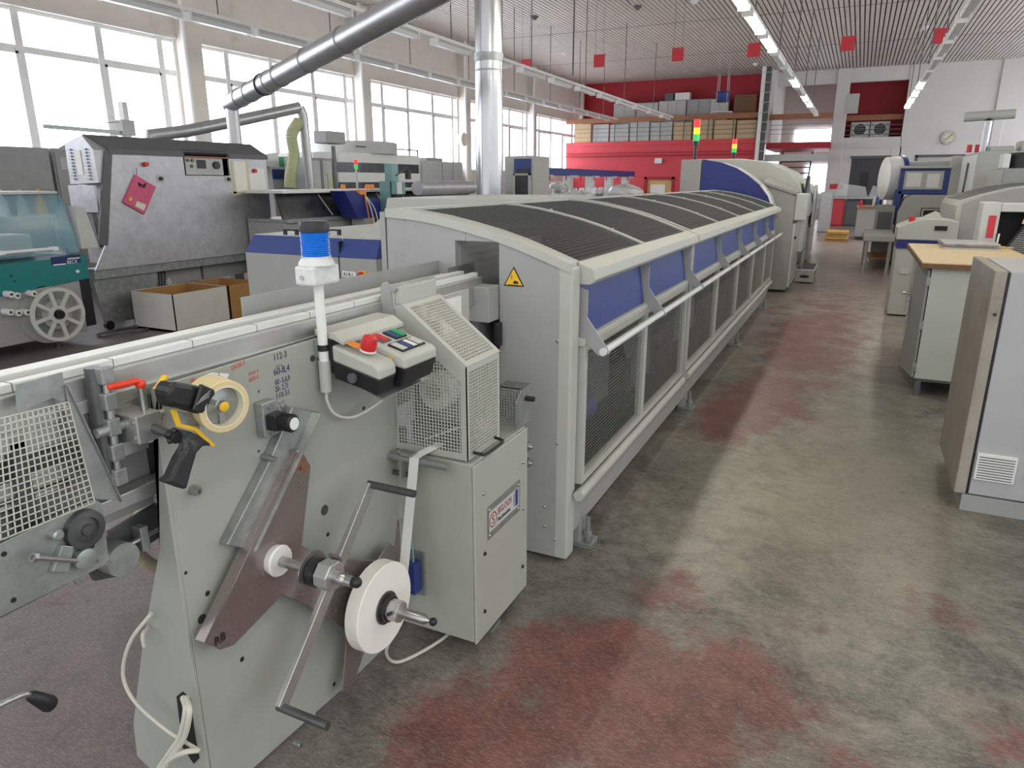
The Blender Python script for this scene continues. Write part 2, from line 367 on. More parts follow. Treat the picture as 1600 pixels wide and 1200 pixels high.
# left wall: sill wall, lintel band, pilasters
COLY = [-0.3, 6.05, 12.4, 18.7, 25.0, 31.3, 37.6]
SILL, HEAD, TRANS = 2.3, 4.92, 4.22
lw = struct('wall_left', MB().box(XL-0.3, XL, -3, YF, 0, SILL).box(XL-0.3, XL, -3, YF, HEAD, ZC+.12).box(XL-.3, XL, -3, COLY[0], SILL, HEAD), 'wall_old')
for i, y in enumerate(COLY):
    c = MB().box(XL-0.3, XL+0.28, y-0.22, y+0.22, 0, ZC)
    o = struct('trim_%d' % (i+1), c, 'wall_old')
    struct('drain_pipe', MB().tube([(XL+.34, y-.3, 0), (XL+.34, y-.3, ZC)], .05, 10), 'frame', o)
    struct('lintel_trim', MB().box(XL, XL+.05, y+.22, y+6.1, HEAD, HEAD+.05), 'wall', o)
for i in range(len(COLY)-1):
    y0, y1 = COLY[i]+0.22, COLY[i+1]-0.22
    fr = MB(); L_ = y1-y0; x0, x1 = XL-0.16, XL-0.06
    fr.box(x0, x1, y0, y1, SILL, SILL+.07).box(x0, x1, y0, y1, HEAD-.07, HEAD).box(x0, x1, y0, y1, TRANS-.06, TRANS+.06)
    cuts = [y0, y0+L_*.17, y0+L_*.42, y0+L_*.69, y0+L_*.93, y1]
    for y in cuts: fr.box(x0-.01, x1+.02, y-.07, y+.07, SILL, HEAD)
    for a, b in ((1, 2), (3, 4)):            # opening sashes have a second frame
        fr.box(x1, x1+.03, cuts[a]+.05, cuts[b]-.05, SILL+.07, SILL+.12).box(x1, x1+.03, cuts[a]+.05, cuts[b]-.05, TRANS-.09, TRANS-.045)
        fr.box(x1, x1+.03, cuts[a]+.05, cuts[a]+.1, SILL+.07, TRANS-.045).box(x1, x1+.03, cuts[b]-.1, cuts[b]-.05, SILL+.07, TRANS-.045)
    root = struct('window_%d' % (i+1), fr, 'frame')
    for a in range(5):
        struct('pane', MB().box(x0+.03, x0+.045, cuts[a]+.05, cuts[a+1]-.05, SILL+.07, TRANS-.045), 'pane', root)
        struct('pane', MB().box(x0+.03, x0+.045, cuts[a]+.05, cuts[a+1]-.05, TRANS+.045, HEAD-.07), 'pane', root)
    struct('window_sill', MB().box(XL-.06, XL+.12, y0, y1, SILL-.05, SILL), 'wall', root)
# right wall with a glowing window band added for side light, out of view
struct('wall_right', MB().box(XR, XR+.3, 12, YF, 0, 2.6).box(XR, XR+.3, 12, YF, 5.0, ZC+.12), 'wall')
for i in range(4):
    y0 = 12.2+i*6.4; fr = MB()
    for y in (y0, y0+2, y0+4, y0+6.1): fr.box(XR+.05, XR+.15, y-.06, y+.06, 2.6, 5)
    fr.box(XR+.05, XR+.15, y0, y0+6.1, 2.6, 2.68).box(XR+.05, XR+.15, y0, y0+6.1, 4.92, 5).box(XR, XR+.3, y0+6.1, y0+6.4, 2.6, 5)
    root = struct('window_%d' % (i+7), fr, 'frame')
    for k in range(3): struct('pane', MB().box(XR+.09, XR+.1, y0+k*2.03+.06, y0+k*2.03+1.97, 2.68, 4.92), 'pane', root)

# far end: white wall to the right, the red mezzanine to the left
WB = MB()
WB.box(1.45, XR, YF, YF+.3, 3.0, ZC+.1).box(1.45, 2.15, YF, YF+.3, 0, 3).box(4.0, XR, YF, YF+.3, 0, 3)
WB.box(-4.2, 1.45, YF, YF+.3, 6.25, ZC+.1).box(-1.0, -0.5, YF, YF+.3, 0, 3.5)
WB.box(1.1, 1.5, YF, YF+.3, 0, 3.5)
WB.box(-0.55, 1.15, YF+.02, YF+.3, 3.02, 3.5)
struct('wall_back', WB, 'wall')
struct('trim_8', MB().box(-1.5, -0.95, YF-.12, YF+.3, 0, ZC), 'wall', bev=.01)
struct('trim_9', MB().box(4.85, 5.2, YF-.1, YF, 0, ZC).box(1.42, 1.7, YF-.05, YF, 3.4, ZC), 'wall', bev=.01)
struct('trim_10', MB().box(-.95, 1.45, YF-.05, YF+1.6, 3.4, 3.85), 'wall')
d1 = struct('door_1', MB().box(-0.5, 1.12, YF+.05, YF+.15, 0.0, 3.0), 'greywall')
struct('door_head', MB().box(-0.56, 1.15, YF-.02, YF+.05, 2.92, 3.04), 'dkgrey', d1)
struct('door_pull', MB().box(.02, .3, YF-.01, YF+.05, .9, 2.3), 'black', d1)
d3 = struct('door_2', MB().box(2.15, 4.0, YF+.05, YF+.15, 0, 2.97), 'board')
struct('door_frame', MB().box(2.1, 2.2, YF-.03, YF+.06, 0, 3.03).box(3.95, 4.05, YF-.03, YF+.06, 0, 3.03).box(2.1, 4.05, YF-.03, YF+.06, 2.95, 3.05), 'dkgrey', d3)
# air handling niche behind the white bay: dark red back
struct('wall_niche', MB().box(-0.95, 1.45, YF+1.5, YF+1.7, 3.4, 6.4).box(1.42, 1.5, YF+.3, YF+1.6, 3.4, 6.4).box(-1.0, -.95, YF+.3, YF+1.6, 3.4, 6.4), 'redwall2')
struct('trim_11', MB().box(-0.95, 1.42, YF+.35, YF+.5, 4.62, 4.85), 'wood')
# stair bay between ladder column and white column
struct('wall_stair', MB().box(-4.1, -1.4, 42, 42.2, 0, ZC).box(-4.3, -4.1, 37, 42, 3.6, ZC), 'wall')
struct('window_20', MB().box(-3.4, -1.5, 41.9, 41.95, 3.7, 4.5).box(-2.7, -1.5, 41.9, 41.95, 1.4, 2.7), 'pane')
struct('trim_12', MB().box(-4.2, -1.45, YF-1.7, YF-1.55, 4.62, 4.86), 'wood')
struct('trim_13', MB().box(-4.2, -1.45, YF-1.8, YF+3, 3.35, 3.62), 'redwall2')
struct('trim_14', MB().box(-4.2, -1.45, YF-1.85, YF-1.6, 2.8, 3.1), 'board')
# mezzanine
struct('wall_red_lower', MB().box(XL, -9.75, 36, 36.2, 0, 3.7).box(-8.35, -4.3, 36, 36.2, 0, 3.7).box(-9.75, -8.35, 36, 36.2, 2.05, 3.7), 'redwall')
struct('wall_red_upper', MB().box(XL, -4.2, YF+.0, YF+.2, 3.7, ZC), 'redwall2')
struct('mezzanine_floor', MB().box(XL, -4.25, 35.95, YF, 3.62, 3.82), 'redwall')
struct('trim_15', MB().box(XL, -4.3, 35.88, 35.98, 3.1, 3.16).box(XL, -4.3, 35.9, 35.97, 3.26, 3.29), 'redwall2')
d2 = struct('door_3', MB().box(-9.7, -8.4, 36.1, 36.18, 0, 2.0), 'door_wood')
struct('door_frame', MB().box(-9.8, -9.68, 35.95, 36.1, 0, 2.12).box(-8.42, -8.3, 35.95, 36.1, 0, 2.12).box(-9.8, -8.3, 35.95, 36.1, 2.0, 2.12), 'redwall2', d2)
struct('notice', MB().box(-9.5, -8.75, 36.06, 36.09, 1.35, 1.75), 'paper', d2)
rail = struct('mezzanine_railing', MB().box(XL, -4.6, 35.9, 35.98, 4.72, 4.95), 'wood')
rr = MB()
for z in (4.05, 4.25, 4.45): rr.bar((XL, 35.92, z), (-4.6, 35.92, z), .02, .02)
for k in range(9): rr.box(XL+.3+k*1.15, XL+.34+k*1.15, 35.92, 35.97, 3.8, 4.72)
struct('rail_bars', rr, 'dark_steel', rail)
rr = MB()
for z in (4.0, 4.2, 4.4): rr.bar((-4.1, YF-1.6, z), (-1.5, YF-1.6, z), .02, .02).bar((-.95, YF+.4, z), (1.42, YF+.4, z), .03, .03)
struct('trim_16', rr, 'dark_steel')

# boards and cabinets on the mezzanine
x = -13.6
for k, (wd, m) in enumerate([(.9, 'tan'), (.9, 'board'), (1.0, 'board'), (1.0, 'board'), (1.1, 'board'), (.9, 'tan'), (.95, 'tan'), (1.0, 'tan'), (.9, 'tan')]):
    o = part('storage_board', MB().box(x, x+wd-.05, 36.1, 36.25, 3.83, 4.72-(k % 3)*.04), m, bev=.01)
    tag(o, '%s board panel leaning behind the mezzanine railing, %s' % ('tan' if m == 'tan' else 'pale grey',
        ['leftmost of all', 'first grey one from the left', 'second grey one from the left', 'third grey one from the left', 'fourth grey one from the left',
         'first tan one after the grey ones', 'second tan one after the grey ones', 'third tan one after the grey ones', 'last one beside the ladder column'][k]), 'board')
    x += wd+.04
xs = [(-11.9, -10.75, 5.72, 'board'), (-10.7, -9.6, 5.7, 'board'), (-9.55, -8.2, 5.74, 'board'), (-8.15, -7.0, 5.75, 'grey'), (-7.0, -6.2, 5.72, 'board')]
for k, (a, b, z, m) in enumerate(xs):
    o = thing('metal_cabinet', 'grey metal storage cabinet on the mezzanine, %s' % ['leftmost against the red wall', 'second from the left', 'middle one with three leaves', 'bluish one right of the middle', 'rightmost beside the brown crate'][k], 'cabinet', ((a+b)/2, 37.4, 3.82))
    part('body', MB().box(a, b, 37.1, 37.8, 3.82, z), m, o, .01)
    n = 3 if b-a > 1.2 else 2
    for q in range(n): part('door', MB().box(a+.02+(b-a-.04)*q/n, a+(b-a-.04)*(q+1)/n, 37.08, 37.1, 3.9, z-.04), m, o, .004)
o = part('crate', MB().box(-5.9, -4.9, 37.0, 37.7, 4.75, 5.85).box(-5.95, -4.85, 36.98, 37.05, 4.72, 4.8), 'woodedge', bev=.01); tag(o, 'brown wooden crate on top of a carton beside the ladder column', 'crate')
o = part('carton', MB().box(-5.9, -4.9, 37.0, 37.7, 3.82, 4.72), 'cardboard', bev=.01); tag(o, 'brown carton under the wooden crate on the mezzanine', 'box')
for k, (a, m, lb) in enumerate([(-9.3, 'dkgrey', 'dark equipment box on top of the mezzanine cabinets'), (-8.8, 'white', 'white equipment box on top of the mezzanine cabinets')]):
    o = part('equipment_box', MB().box(a, a+.42+.3*k, 37.2, 37.6, 5.76, 6.1), m, bev=.01); tag(o, lb, 'box')

# ladder column, clock, signs, air conditioners
lc = thing('ladder_column', 'dark steel column with a ladder and white pipe beside the mezzanine', 'column', (-4.3, 36, 0))
part('column_web', MB().box(-4.4, -4.2, 35.85, 36.05, 0, ZC), 'dkgrey', lc)
part('pipe', MB().cyl((-4.5, 35.8, 0), (-4.5, 35.8, ZC), .09), 'white', lc, smooth=True)
lr = MB().bar((-4.12, 35.75, 0), (-4.12, 35.75, ZC), .03, .03)
for k in range(16): lr.bar((-4.5, 35.7, .3+k*.42), (-4.1, 35.7, .3+k*.42), .025, .025)
part('rungs', lr, 'board', lc)
ck = thing('wall_clock', 'round wall clock with dark numerals on the white end wall', 'clock', (3.28, YF, 3.76))
part('clock_case', MB().cyl((3.28, YF-.08, 3.76), (3.28, YF, 3.76), .3, n=32), 'board', ck, smooth=True)
part('clock_face', MB().cyl((3.28, YF-.09, 3.76), (3.28, YF-.08, 3.76), .25, n=32), 'tapeside', ck)
hd = MB().bar((3.28, YF-.1, 3.76), (3.42, YF-.1, 3.9), .025, .01).bar((3.28, YF-.1, 3.76), (3.14, YF-.1, 3.64), .02, .01)
for k in range(12):
    a = math.pi*k/6; hd.bar((3.28+.19*math.sin(a), YF-.095, 3.76+.19*math.cos(a)), (3.28+.235*math.sin(a), YF-.095, 3.76+.235*math.cos(a)), .025, .01, (0, 1, 0))
part('hands_and_marks', hd, 'ink_black', ck)
for k, (x, lb) in enumerate([(-.72, 'left'), (.12, 'right')]):
    ac = thing('fan_unit', 'white air conditioning fan unit behind the railing, %s of the pair' % lb, 'air conditioner', (x+.4, YF+.9, 3.85), 'fan units in the white bay')
    part('casing', MB().box(x, x+.8, YF+.7, YF+1.1, 3.86, 4.58), 'white_paint', ac, .01)
    part('fan_ring', MB().ring((x+.4, YF+.66, 4.24), (0, 1, 0), .26, .31, .04), 'white', ac)
    part('fan_well', MB().cyl((x+.4, YF+.69, 4.24), (x+.4, YF+.71, 4.24), .26), 'dark', ac)
    g = MB()
    for q in range(6): g.bar((x+.14, YF+.67, 4.04+q*.08), (x+.66, YF+.67, 4.04+q*.08), .01, .01)
    part('fan_grille', g, 'white', ac)
st = MB()
for k in range(11): st.box(-3.7, -2.4, YF-1+k*.28, YF-.7+k*.28, .3+k*.28, .36+k*.28)
st.bar((-3.75, YF-1.1, .1), (-3.75, YF+2.1, 3.3), .06, .25).bar((-2.35, YF-1.1, .1), (-2.35, YF+2.1, 3.3), .06, .25)
tag(part('staircase', st, 'dark_steel'), 'dark open-tread steel staircase behind the blue-hooded machine', 'stairs')
o = part('wall_sign', MB().box(-1.02, -.5, YF-.14, YF-.12, 4.9, 5.75), 'board'); tag(o, 'blank grey panel on the white column in front of the red niche', 'sign')
o = part('wall_sign', MB().box(-1.3, -.75, YF-.14, YF-.13, 1.55, 1.78), 'signred'); tag(o, 'small red wall sign left of the charcoal door', 'sign')
o = part('wall_sign', MB().box(-8.0, -7.4, 35.97, 35.99, 1.25, 2.0), 'yellow'); tag(o, 'yellow notice on the red wall beside the wooden door', 'sign')
o = part('wall_speaker', MB().box(-9.3, -8.95, 35.85, 36, 2.75, 3.0), 'white', bev=.01); tag(o, 'small white box high on the red wall above the wooden door', 'speaker')
tag(part('carton', MB().box(-10.75, -9.9, 35.4, 35.9, 0, 1.5), 'tan', bev=.01), 'tan carton standing against the lower red wall', 'box')

# ---------------------------------------------------------------- lamps: trunk rails with fluorescent fixtures
def fixture_proto(lit, label, group, x, y, z, L=1.27):
    t = thing('fluorescent_fixture', label, 'ceiling lamp', (x, y, z), group)
    part('housing', MB().prism([(x-.05, z+.05), (x+.05, z+.05), (x+.085, z), (x-.085, z)], 'y', y-L/2, y+L/2), 'board', t, .004)
    part('diffuser', MB().prism([(x-.08, z), (x+.08, z), (x+.055, z-.065), (x-.055, z-.065)], 'y', y-L/2+.02, y+L/2-.02), 'tube' if lit else 'diff_off', t, .006)
    for e in (-1, 1): part('end_cap', MB().box(x-.09, x+.09, y+e*L/2-.02, y+e*L/2+.02, z-.07, z+.05), 'white', t, .004)
    return t
LZ = 4.4
def lamp_row(x, y0, y1, step, lit_ys, where, h0=None, L=1.27):
    tr = thing('light_trunking', 'long grey lighting rail hung on thin rods, %s' % where, 'lighting rail', (x, (y0+y1)/2, LZ+.08))
    part('rail', MB().box(x-.035, x+.035, y0-.8, y1+.8, LZ+.06, LZ+.12), 'frame', tr)
    y = y0
    while y <= y1:
        part('hanger', MB().tube([(x, y, LZ+.1), (x, y, ZC)], .012, 6), 'dkgrey', tr); y += step*2
    lit = unlit = None; y = y0; k = 0
    while y <= y1+.01:
        on = k in lit_ys
        if on:
            if lit is None: lit = fixture_proto(True, 'lit fluorescent fixture hanging in the lamp row %s' % where, 'lit lamps '+where, x, y, LZ, L); ly = y; index_kids()
            else: copy_tree(lit, delta=(0, y-ly, 0))
        else:
            if unlit is None: unlit = fixture_proto(False, 'unlit white fluorescent fixture hanging in the lamp row %s' % where, 'unlit lamps '+where, x, y, LZ, L); uy = y; index_kids()
            else: copy_tree(unlit, delta=(0, y-uy, 0))
        y += step; k += 1
lamp_row(-9.85, 6.6, 30.5, 1.42, [], 'nearest the windows')
lamp_row(-7.45, 9.1, 30.5, 1.9, [], 'second from the windows')
lamp_row(-1.87, -2.5, 31.0, 1.95, [0, 2, 4, 6, 7, 8, 9, 12, 14, 15], 'above the aisle', L=1.55)
lamp_row(1.15, -2.5, 30.0, 1.95, [0, 1, 3, 5, 6, 7, 13, 14, 15, 16], 'right of the aisle', L=1.55)

# red square marker boards hung under the ceiling
for k, (px, py, Y) in enumerate([(822, 102, 21), (936, 95, 21), (1059, 85, 21), (1178, 78, 21), (1325, 68, 21), (1470, 56, 21)]):
    p = at(px, py, Y=Y)
    o = thing('hanging_sign', 'small square red sign hanging from the ceiling, %s' % ['leftmost of six beside the wall', 'second of six from the left', 'third of six from the left', 'fourth of six from the left', 'fifth of six from the left', 'rightmost of six'][k], 'sign', tuple(p), 'red signs under the ceiling')
    part('panel', MB().box(p.x-.16, p.x+.16, Y, Y+.01, p.z-.17, p.z+.17), 'signred', o)
    part('wire', MB().bar((p.x-.12, Y, p.z+.17), (p.x-.12, Y, ZC), .006, .006).bar((p.x+.12, Y, p.z+.17), (p.x+.12, Y, ZC), .006, .006), 'dkgrey', o)
for k, (px, py) in enumerate([(835, 28), (996, 12), (882, 84), (1180, 101), (1445, 44), (1085, 3)]):
    p = at(px, py, Z=ZC-.05)
    o = part('smoke_detector', MB().lathe((p.x, p.y, ZC), (0, 0, -1), [(0, .12), (.04, .12), (.07, .07), (.1, .06), (.12, .02)], 16), 'dkgrey' if k < 2 else 'white', smooth=True)
    tag(o, 'small round detector on the slatted ceiling, %s' % ['nearest the steel duct column', 'at the end of the bent conduit', 'above the left end of the mezzanine', 'above the ladder column', 'above the white end wall on the right', 'near the lit aisle lamps'][k], 'detector')
pa = at(895, 118, Y=16); pb = at(893, 14, Z=ZC-.1); pc = at(985, 6, Z=ZC-.1)
o = part('conduit', MB().tube([pa, (pa.x, pa.y, ZC-.1), (pc.x, pc.y, ZC-.1)], .018, 8), 'dkgrey', smooth=True); tag(o, 'thin grey conduit bending down from the ceiling to the lamp row', 'pipe')
# blue hanging hub above the mezzanine
p = at(1129, 155, Y=30)
o = thing('hanging_reel', 'blue round hose reel hanging on four ropes before the red wall', 'reel', tuple(p))
part('drum', MB().lathe((p.x, p.y, p.z-.1), UZ, [(0, .28), (.05, .25), (.3, .25), (.35, .3), (.36, .3)], 24), 'blue', o, smooth=True)
part('disc', MB().cyl((p.x, p.y, p.z-.5), (p.x, p.y, p.z-.46), .42, n=28), 'board', o)
rp = MB()
for a, b in ((-.2, -.2), (.2, -.2), (-.2, .2), (.2, .2)): rp.bar((p.x+a, p.y+b, p.z-.48), (p.x+a*.9, p.y+b*.9, p.z+.9), .015, .015)
rp.bar((p.x-.18, p.y, p.z+.9), (p.x-.18, p.y, ZC), .015, .015).bar((p.x+.18, p.y, p.z+.9), (p.x+.18, p.y, ZC), .015, .015)
part('ropes', rp, 'board', o)

# ---------------------------------------------------------------- ducts
dc = thing('steel_duct', 'tall vertical spiral steel duct rising to the ceiling behind the caged conveyor', 'duct', (-4.63, 9, 0))
part('pipe', MB().cyl((-4.63, 9, 0), (-4.63, 9, ZC), .185, n=40), 'duct_column', dc, smooth=True)
part('clamp_band', MB().ring((-4.63, 9, 3.42), UZ, .186, .197, .1, 40).ring((-4.63, 9, 3.3), UZ, .186, .19, .02, 40), 'galv', dc, smooth=True)
ex = thing('exhaust_pipe', 'large steel exhaust pipe slanting up from the silver oven', 'pipe', (-9.4, 8.6, 2.44))
e0 = Vector((-9.15, 8.85, 3.1)); e1 = at(660, -5, D=6.3); e2 = e1+(e1-e0)*.35
part('riser', MB().cyl((e0.x, e0.y, 2.46), (e0.x, e0.y, 3.08), .1, n=24), 'duct', ex, smooth=True)
part('slanted_pipe', MB().tube([e0-(e2-e0).normalized()*.1, e2], .135, 24), 'duct', ex, smooth=True)
dd = (e2-e0).normalized()
for t in (.5, 1.0, 1.9, 2.3, 3.3, 4.4): part('joint_ring', MB().lathe(e0+dd*t, dd, [(0, .137), (.01, .146), (.03, .146), (.04, .137)], 24, False), 'galv', ex, smooth=True)
part('clamp', MB().lathe(e0+dd*1.62, dd, [(0, .137), (0, .152), (.03, .152), (.03, .137)], 24, False), 'black', ex, smooth=True)
q = [at(232, 212, X=-10.6), at(290, 205, X=-10.4), at(350, 193, X=-10.2), at(468, 168, X=-9.6)]
e = thing('exhaust_pipe', 'thinner steel exhaust pipe ending in a yellowish flexible hose', 'pipe', tuple(q[3]))
part('pipe', MB().tube([q[0]-UZ*.15]+q, .1, 20), 'duct', e, smooth=True)
part('downpipe', MB().tube([q[3], q[3]+Vector((0.02, .05, -.12)), Vector((q[3].x, q[3].y+.12, 1.78))], .09, 20), 'duct', e, smooth=True)
h0 = q[3]+Vector((0, -.05, -.25)); hp = smooth_path([h0, h0+Vector((0, -.22, -.25)), h0+Vector((0, -.2, -.6)), h0+Vector((0, -.34, -.95)), Vector((h0.x, h0.y-.38, 1.78))], 8)
part('flexible_hose', MB().tube(hp, .1, 18), 'hose', e, smooth=True)
hr = MB()
for i in range(len(hp)-1):
    for j in range(3):
        c = hp[i].lerp(hp[i+1], j/3); hr.lathe(c, hp[i+1]-hp[i], [(0, .1), (.006, .107), (.012, .1)], 18, False)
part('hose_rib', hr, 'hose', e, smooth=True)

# ================================================================ THE CAGED CONVEYOR (foreground right of centre)
T = thing('caged_conveyor', 'long grey conveyor tunnel with curved wire cage roof and blue side panels', 'machine', (-1.65, 7.5, 0))
Y0, Y1, XT = 3.04, 12.3, -1.15
ARC = [(-2.16, 1.755), (-2.0, 1.745), (-1.85, 1.725), (-1.7, 1.695), (-1.55, 1.66), (-1.42, 1.622), (-1.3, 1.58), (-1.15, 1.525)]
OUT = [(-2.18, 0.02)]+ARC+[(-1.15, 0.02)]
# end plate with the book opening
part('end_plate', MB().prism([(-2.18, .6)]+ARC[:4]+[(-1.7, 1.695), (-1.7, 1.62), (-1.76, 1.62), (-1.76, 1.2), (-1.76, .6)], 'y', Y0, Y0+.04)
     .prism([(-1.7, 1.62), (-1.7, 1.695), (-1.55, 1.66), (-1.42, 1.622), (-1.3, 1.58), (-1.15, 1.525), (-1.15, .02), (-1.52, .02), (-1.52, 1.62)], 'y', Y0, Y0+.04), 'panel_side', T, .004)
part('corner_post', MB().box(-1.21, XT+.012, Y0-.004, Y0+.1, .02, 1.52), 'cream', T, .01)
part('roof_edge', MB().loft([(x, Y0-.01, z+.012) for x, z in ARC]+[(x, Y0-.01, z-.03) for x, z in ARC[::-1]], [(x, Y0+.09, z+.012) for x, z in ARC]+[(x, Y0+.09, z-.03) for x, z in ARC[::-1]]), 'cream', T)
part('opening_liner', MB().box(-1.53, -1.515, Y0+.04, Y0+.5, .02, 1.62).box(-1.77, -1.755, Y0+.04, Y0+.5, .4, 1.62), 'grey', T)
part('side_beam', MB().prism([(-1.15, 1.535), (-1.07, 1.505), (-1.06, 1.455), (-1.09, 1.43), (-1.2, 1.43), (-1.2, 1.53)], 'y', Y0+.1, 5.55), 'cream', T, .006)
part('side_beam', MB().prism([(-1.15, 1.535), (-1.07, 1.505), (-1.06, 1.455), (-1.09, 1.43), (-1.2, 1.43), (-1.2, 1.53)], 'y', 5.59, Y1-.3), 'cream', T, .006)
part('left_side_panel', MB().box(-2.2, -2.17, Y0, Y1, .02, 1.75), 'grey', T)
part('far_beam', MB().box(-2.2, -2.1, Y0+.1, Y1, 1.72, 1.765), 'cream', T)
# cross ribs of the roof
RIBS = [3.14, 4.3, 5.5, 5.63, 6.9, 8.2, 9.5, 10.8, 12.05]
def arcpath(y, dz=0, n=4):
    o = []
    for i in range(len(ARC)-1):
        for k in range(n): t = k/n; o.append(Vector((ARC[i][0]*(1-t)+ARC[i+1][0]*t, y, ARC[i][1]*(1-t)+ARC[i+1][1]*t+dz)))
    return o+[Vector((ARC[-1][0], y, ARC[-1][1]+dz))]
for y in RIBS:
    p_ = arcpath(y, .012, 2); m_ = MB()
    m_.loft([v+Vector((0, -.02, 0)) for v in p_]+[v+Vector((0, -.02, -.03)) for v in p_[::-1]], [v+Vector((0, .02, 0)) for v in p_]+[v+Vector((0, .02, -.03)) for v in p_[::-1]])
    part('roof_rib', m_, 'cream', T)
    for t in (.35, .75): part('rib_bolt', MB().cyl(p_[int(len(p_)*t)]-UZ*.01, p_[int(len(p_)*t)]+UZ*.008, .012, n=10), 'cream', T) if y in (4.3, 6.9, 8.2, 9.5, 10.8) else None
rm = MB(); y = Y0+.12
while y < Y1-.05:
    p_ = [Vector((a, y, b)) for a, b in ARC]
    for i in range(len(p_)-1): rm.bar(p_[i], p_[i+1], .0035, .0035)
    y += .026
path = arcpath(0, 0, 16); acc = 0; last = path[0]
for v in path:
    if (v-last).length >= .022: rm.bar(Vector((v.x, Y0+.1, v.z)), Vector((v.x, Y1, v.z)), .0035, .0035); last = v
part('roof_mesh', rm, 'roofwire', T)
# side: blue strip, grab rail and the wire panels
SX = -1.14
part('side_sill', MB().prism([(SX-.03, 1.18), (SX+.03, 1.165), (SX+.03, 1.13), (SX-.03, 1.13)], 'y', Y0+.1, 5.52).prism([(SX-.03, 1.18), (SX+.03, 1.165), (SX+.03, 1.13), (SX-.03, 1.13)], 'y', 5.6, 11.9), 'cream', T, .004)
SPL = [3.14, 4.3, 5.53, 5.6, 6.9, 8.2, 9.5, 10.8, 11.9]
blue_i = [(3.16, 4.3), (4.3, 5.5), (5.63, 6.9), (6.9, 8.2), (8.2, 9.5), (9.5, 10.8), (10.8, 11.9)]
for a, b in blue_i:
    part('blue_panel', MB().loft([(SX-.03, a+.02, 1.43), (SX+.01, a+.02, 1.175), (SX-.03, a+.02, 1.175), (SX-.07, a+.02, 1.43)], [(SX-.03, b-.02, 1.43), (SX+.01, b-.02, 1.175), (SX-.03, b-.02, 1.175), (SX-.07, b-.02, 1.43)]), 'blue', T)
for y in (3.17, 4.3, 5.5, 6.9, 8.2, 9.5, 10.8, 11.85):
    part('rail_bracket', MB().prism([(SX-.03, 1.42), (SX+.03, 1.4), (SX+.03, 1.27), (SX+.135, 1.13), (SX+.15, 1.105), (SX+.12, 1.085), (SX+.09, 1.09), (SX-.03, 1.2)], 'y', y-.006, y+.006), 'panel_side', T)
part('grab_rail', MB().cyl((SX+.12, 3.15, 1.112), (SX+.12, 5.52, 1.112), .019, n=16), 'alu_white', T, smooth=True)
part('grab_rail', MB().cyl((SX+.12, 5.58, 1.112), (SX+.12, 11.95, 1.112), .019, n=16), 'alu_white', T, smooth=True)
ZB, ZT = .4, 1.13
for a, b in blue_i:
    fr = MB().box(SX-.01, SX+.03, a, a+.035, ZB, ZT).box(SX-.01, SX+.03, b-.035, b, ZB, ZT).box(SX-.01, SX+.03, a+.035, b-.035, ZB, ZB+.04).box(SX-.01, SX+.03, a+.035, b-.035, ZT-.03, ZT)
    f_ = part('door_frame', fr, 'cream', T)
    g_ = MB(); n_ = int((b-a-.07)/.026); g_.grid((SX+.01, a+.035, ZB+.04), (0, b-a-.07, 0), (0, 0, ZT-ZB-.07), n_, 34, .0019)
    part('wire_panel', g_, 'darkwire', f_)
part('lower_rail', MB().cyl((SX+.035, 3.1, .36), (SX+.035, 5.5, .36), .028, n=14).cyl((SX+.035, 5.65, .36), (SX+.035, 11.9, .36), .028, n=14), 'cream', T, smooth=True)
part('base_beam', MB().box(SX-.09, SX-.01, Y0+.1, 11.9, .12, .34), 'grey', T, .004)
part('strut', MB().box(SX-.01, SX+.04, 5.51, 5.6, .3, 1.5), 'panel_side', T, .003)
for y in (3.28, 5.9, 8.6, 11.4):
    f_ = part('foot', MB().box(SX-.06, SX+.07, y-.06, y+.06, 0, .03), 'galv', T, .004)
    part('foot_bolt', MB().cyl((SX+.03, y, .03), (SX+.03, y, .16), .014, n=10).cyl((SX+.03, y, .05), (SX+.03, y, .08), .026, n=6), 'galv', f_)
    part('foot_block', MB().box(SX-.06, SX-.0, y-.05, y+.05, .03, .14), 'grey', f_)
# innards seen through the wire
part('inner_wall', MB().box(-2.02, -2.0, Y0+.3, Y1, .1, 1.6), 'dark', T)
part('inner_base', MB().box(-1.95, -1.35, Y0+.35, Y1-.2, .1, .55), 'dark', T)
part('inner_track', MB().box(-1.74, -1.66, Y0-.15, Y1-.3, 1.0, 1.12).box(-1.62, -1.58, Y0-.1, Y1-.3, 1.0, 1.3), 'dkgrey', T)
part('inner_drum_guard', MB().box(-1.6, -1.28, 3.6, 4.1, .6, .95), 'dkgrey', T, .01)
part('inner_drum_guard', MB().box(-1.55, -1.3, 6.0, 6.8, .55, 1.0), 'dkgrey', T, .01)
part('inner_motor', MB().cyl((-1.32, 3.5, .62), (-1.32, 3.8, .62), .07, n=18), 'blue', T, smooth=True)
part('inner_gear_wheel', MB().cyl((-1.34, 4.55, .9), (-1.28, 4.55, .9), .16, n=28), 'dark_steel', T)
part('inner_pipe', MB().tube([(-1.3, 4.7, .5), (-1.3, 4.7, 1.3)], .03).tube([(-1.3, 5.1, .5), (-1.3, 5.1, 1.3)], .02), 'dkgrey', T)
for y in (7.4, 9.0, 10.2): part('inner_bulkhead', MB().box(-2.0, -1.28, y, y+.04, .15, 1.2), 'dark', T)
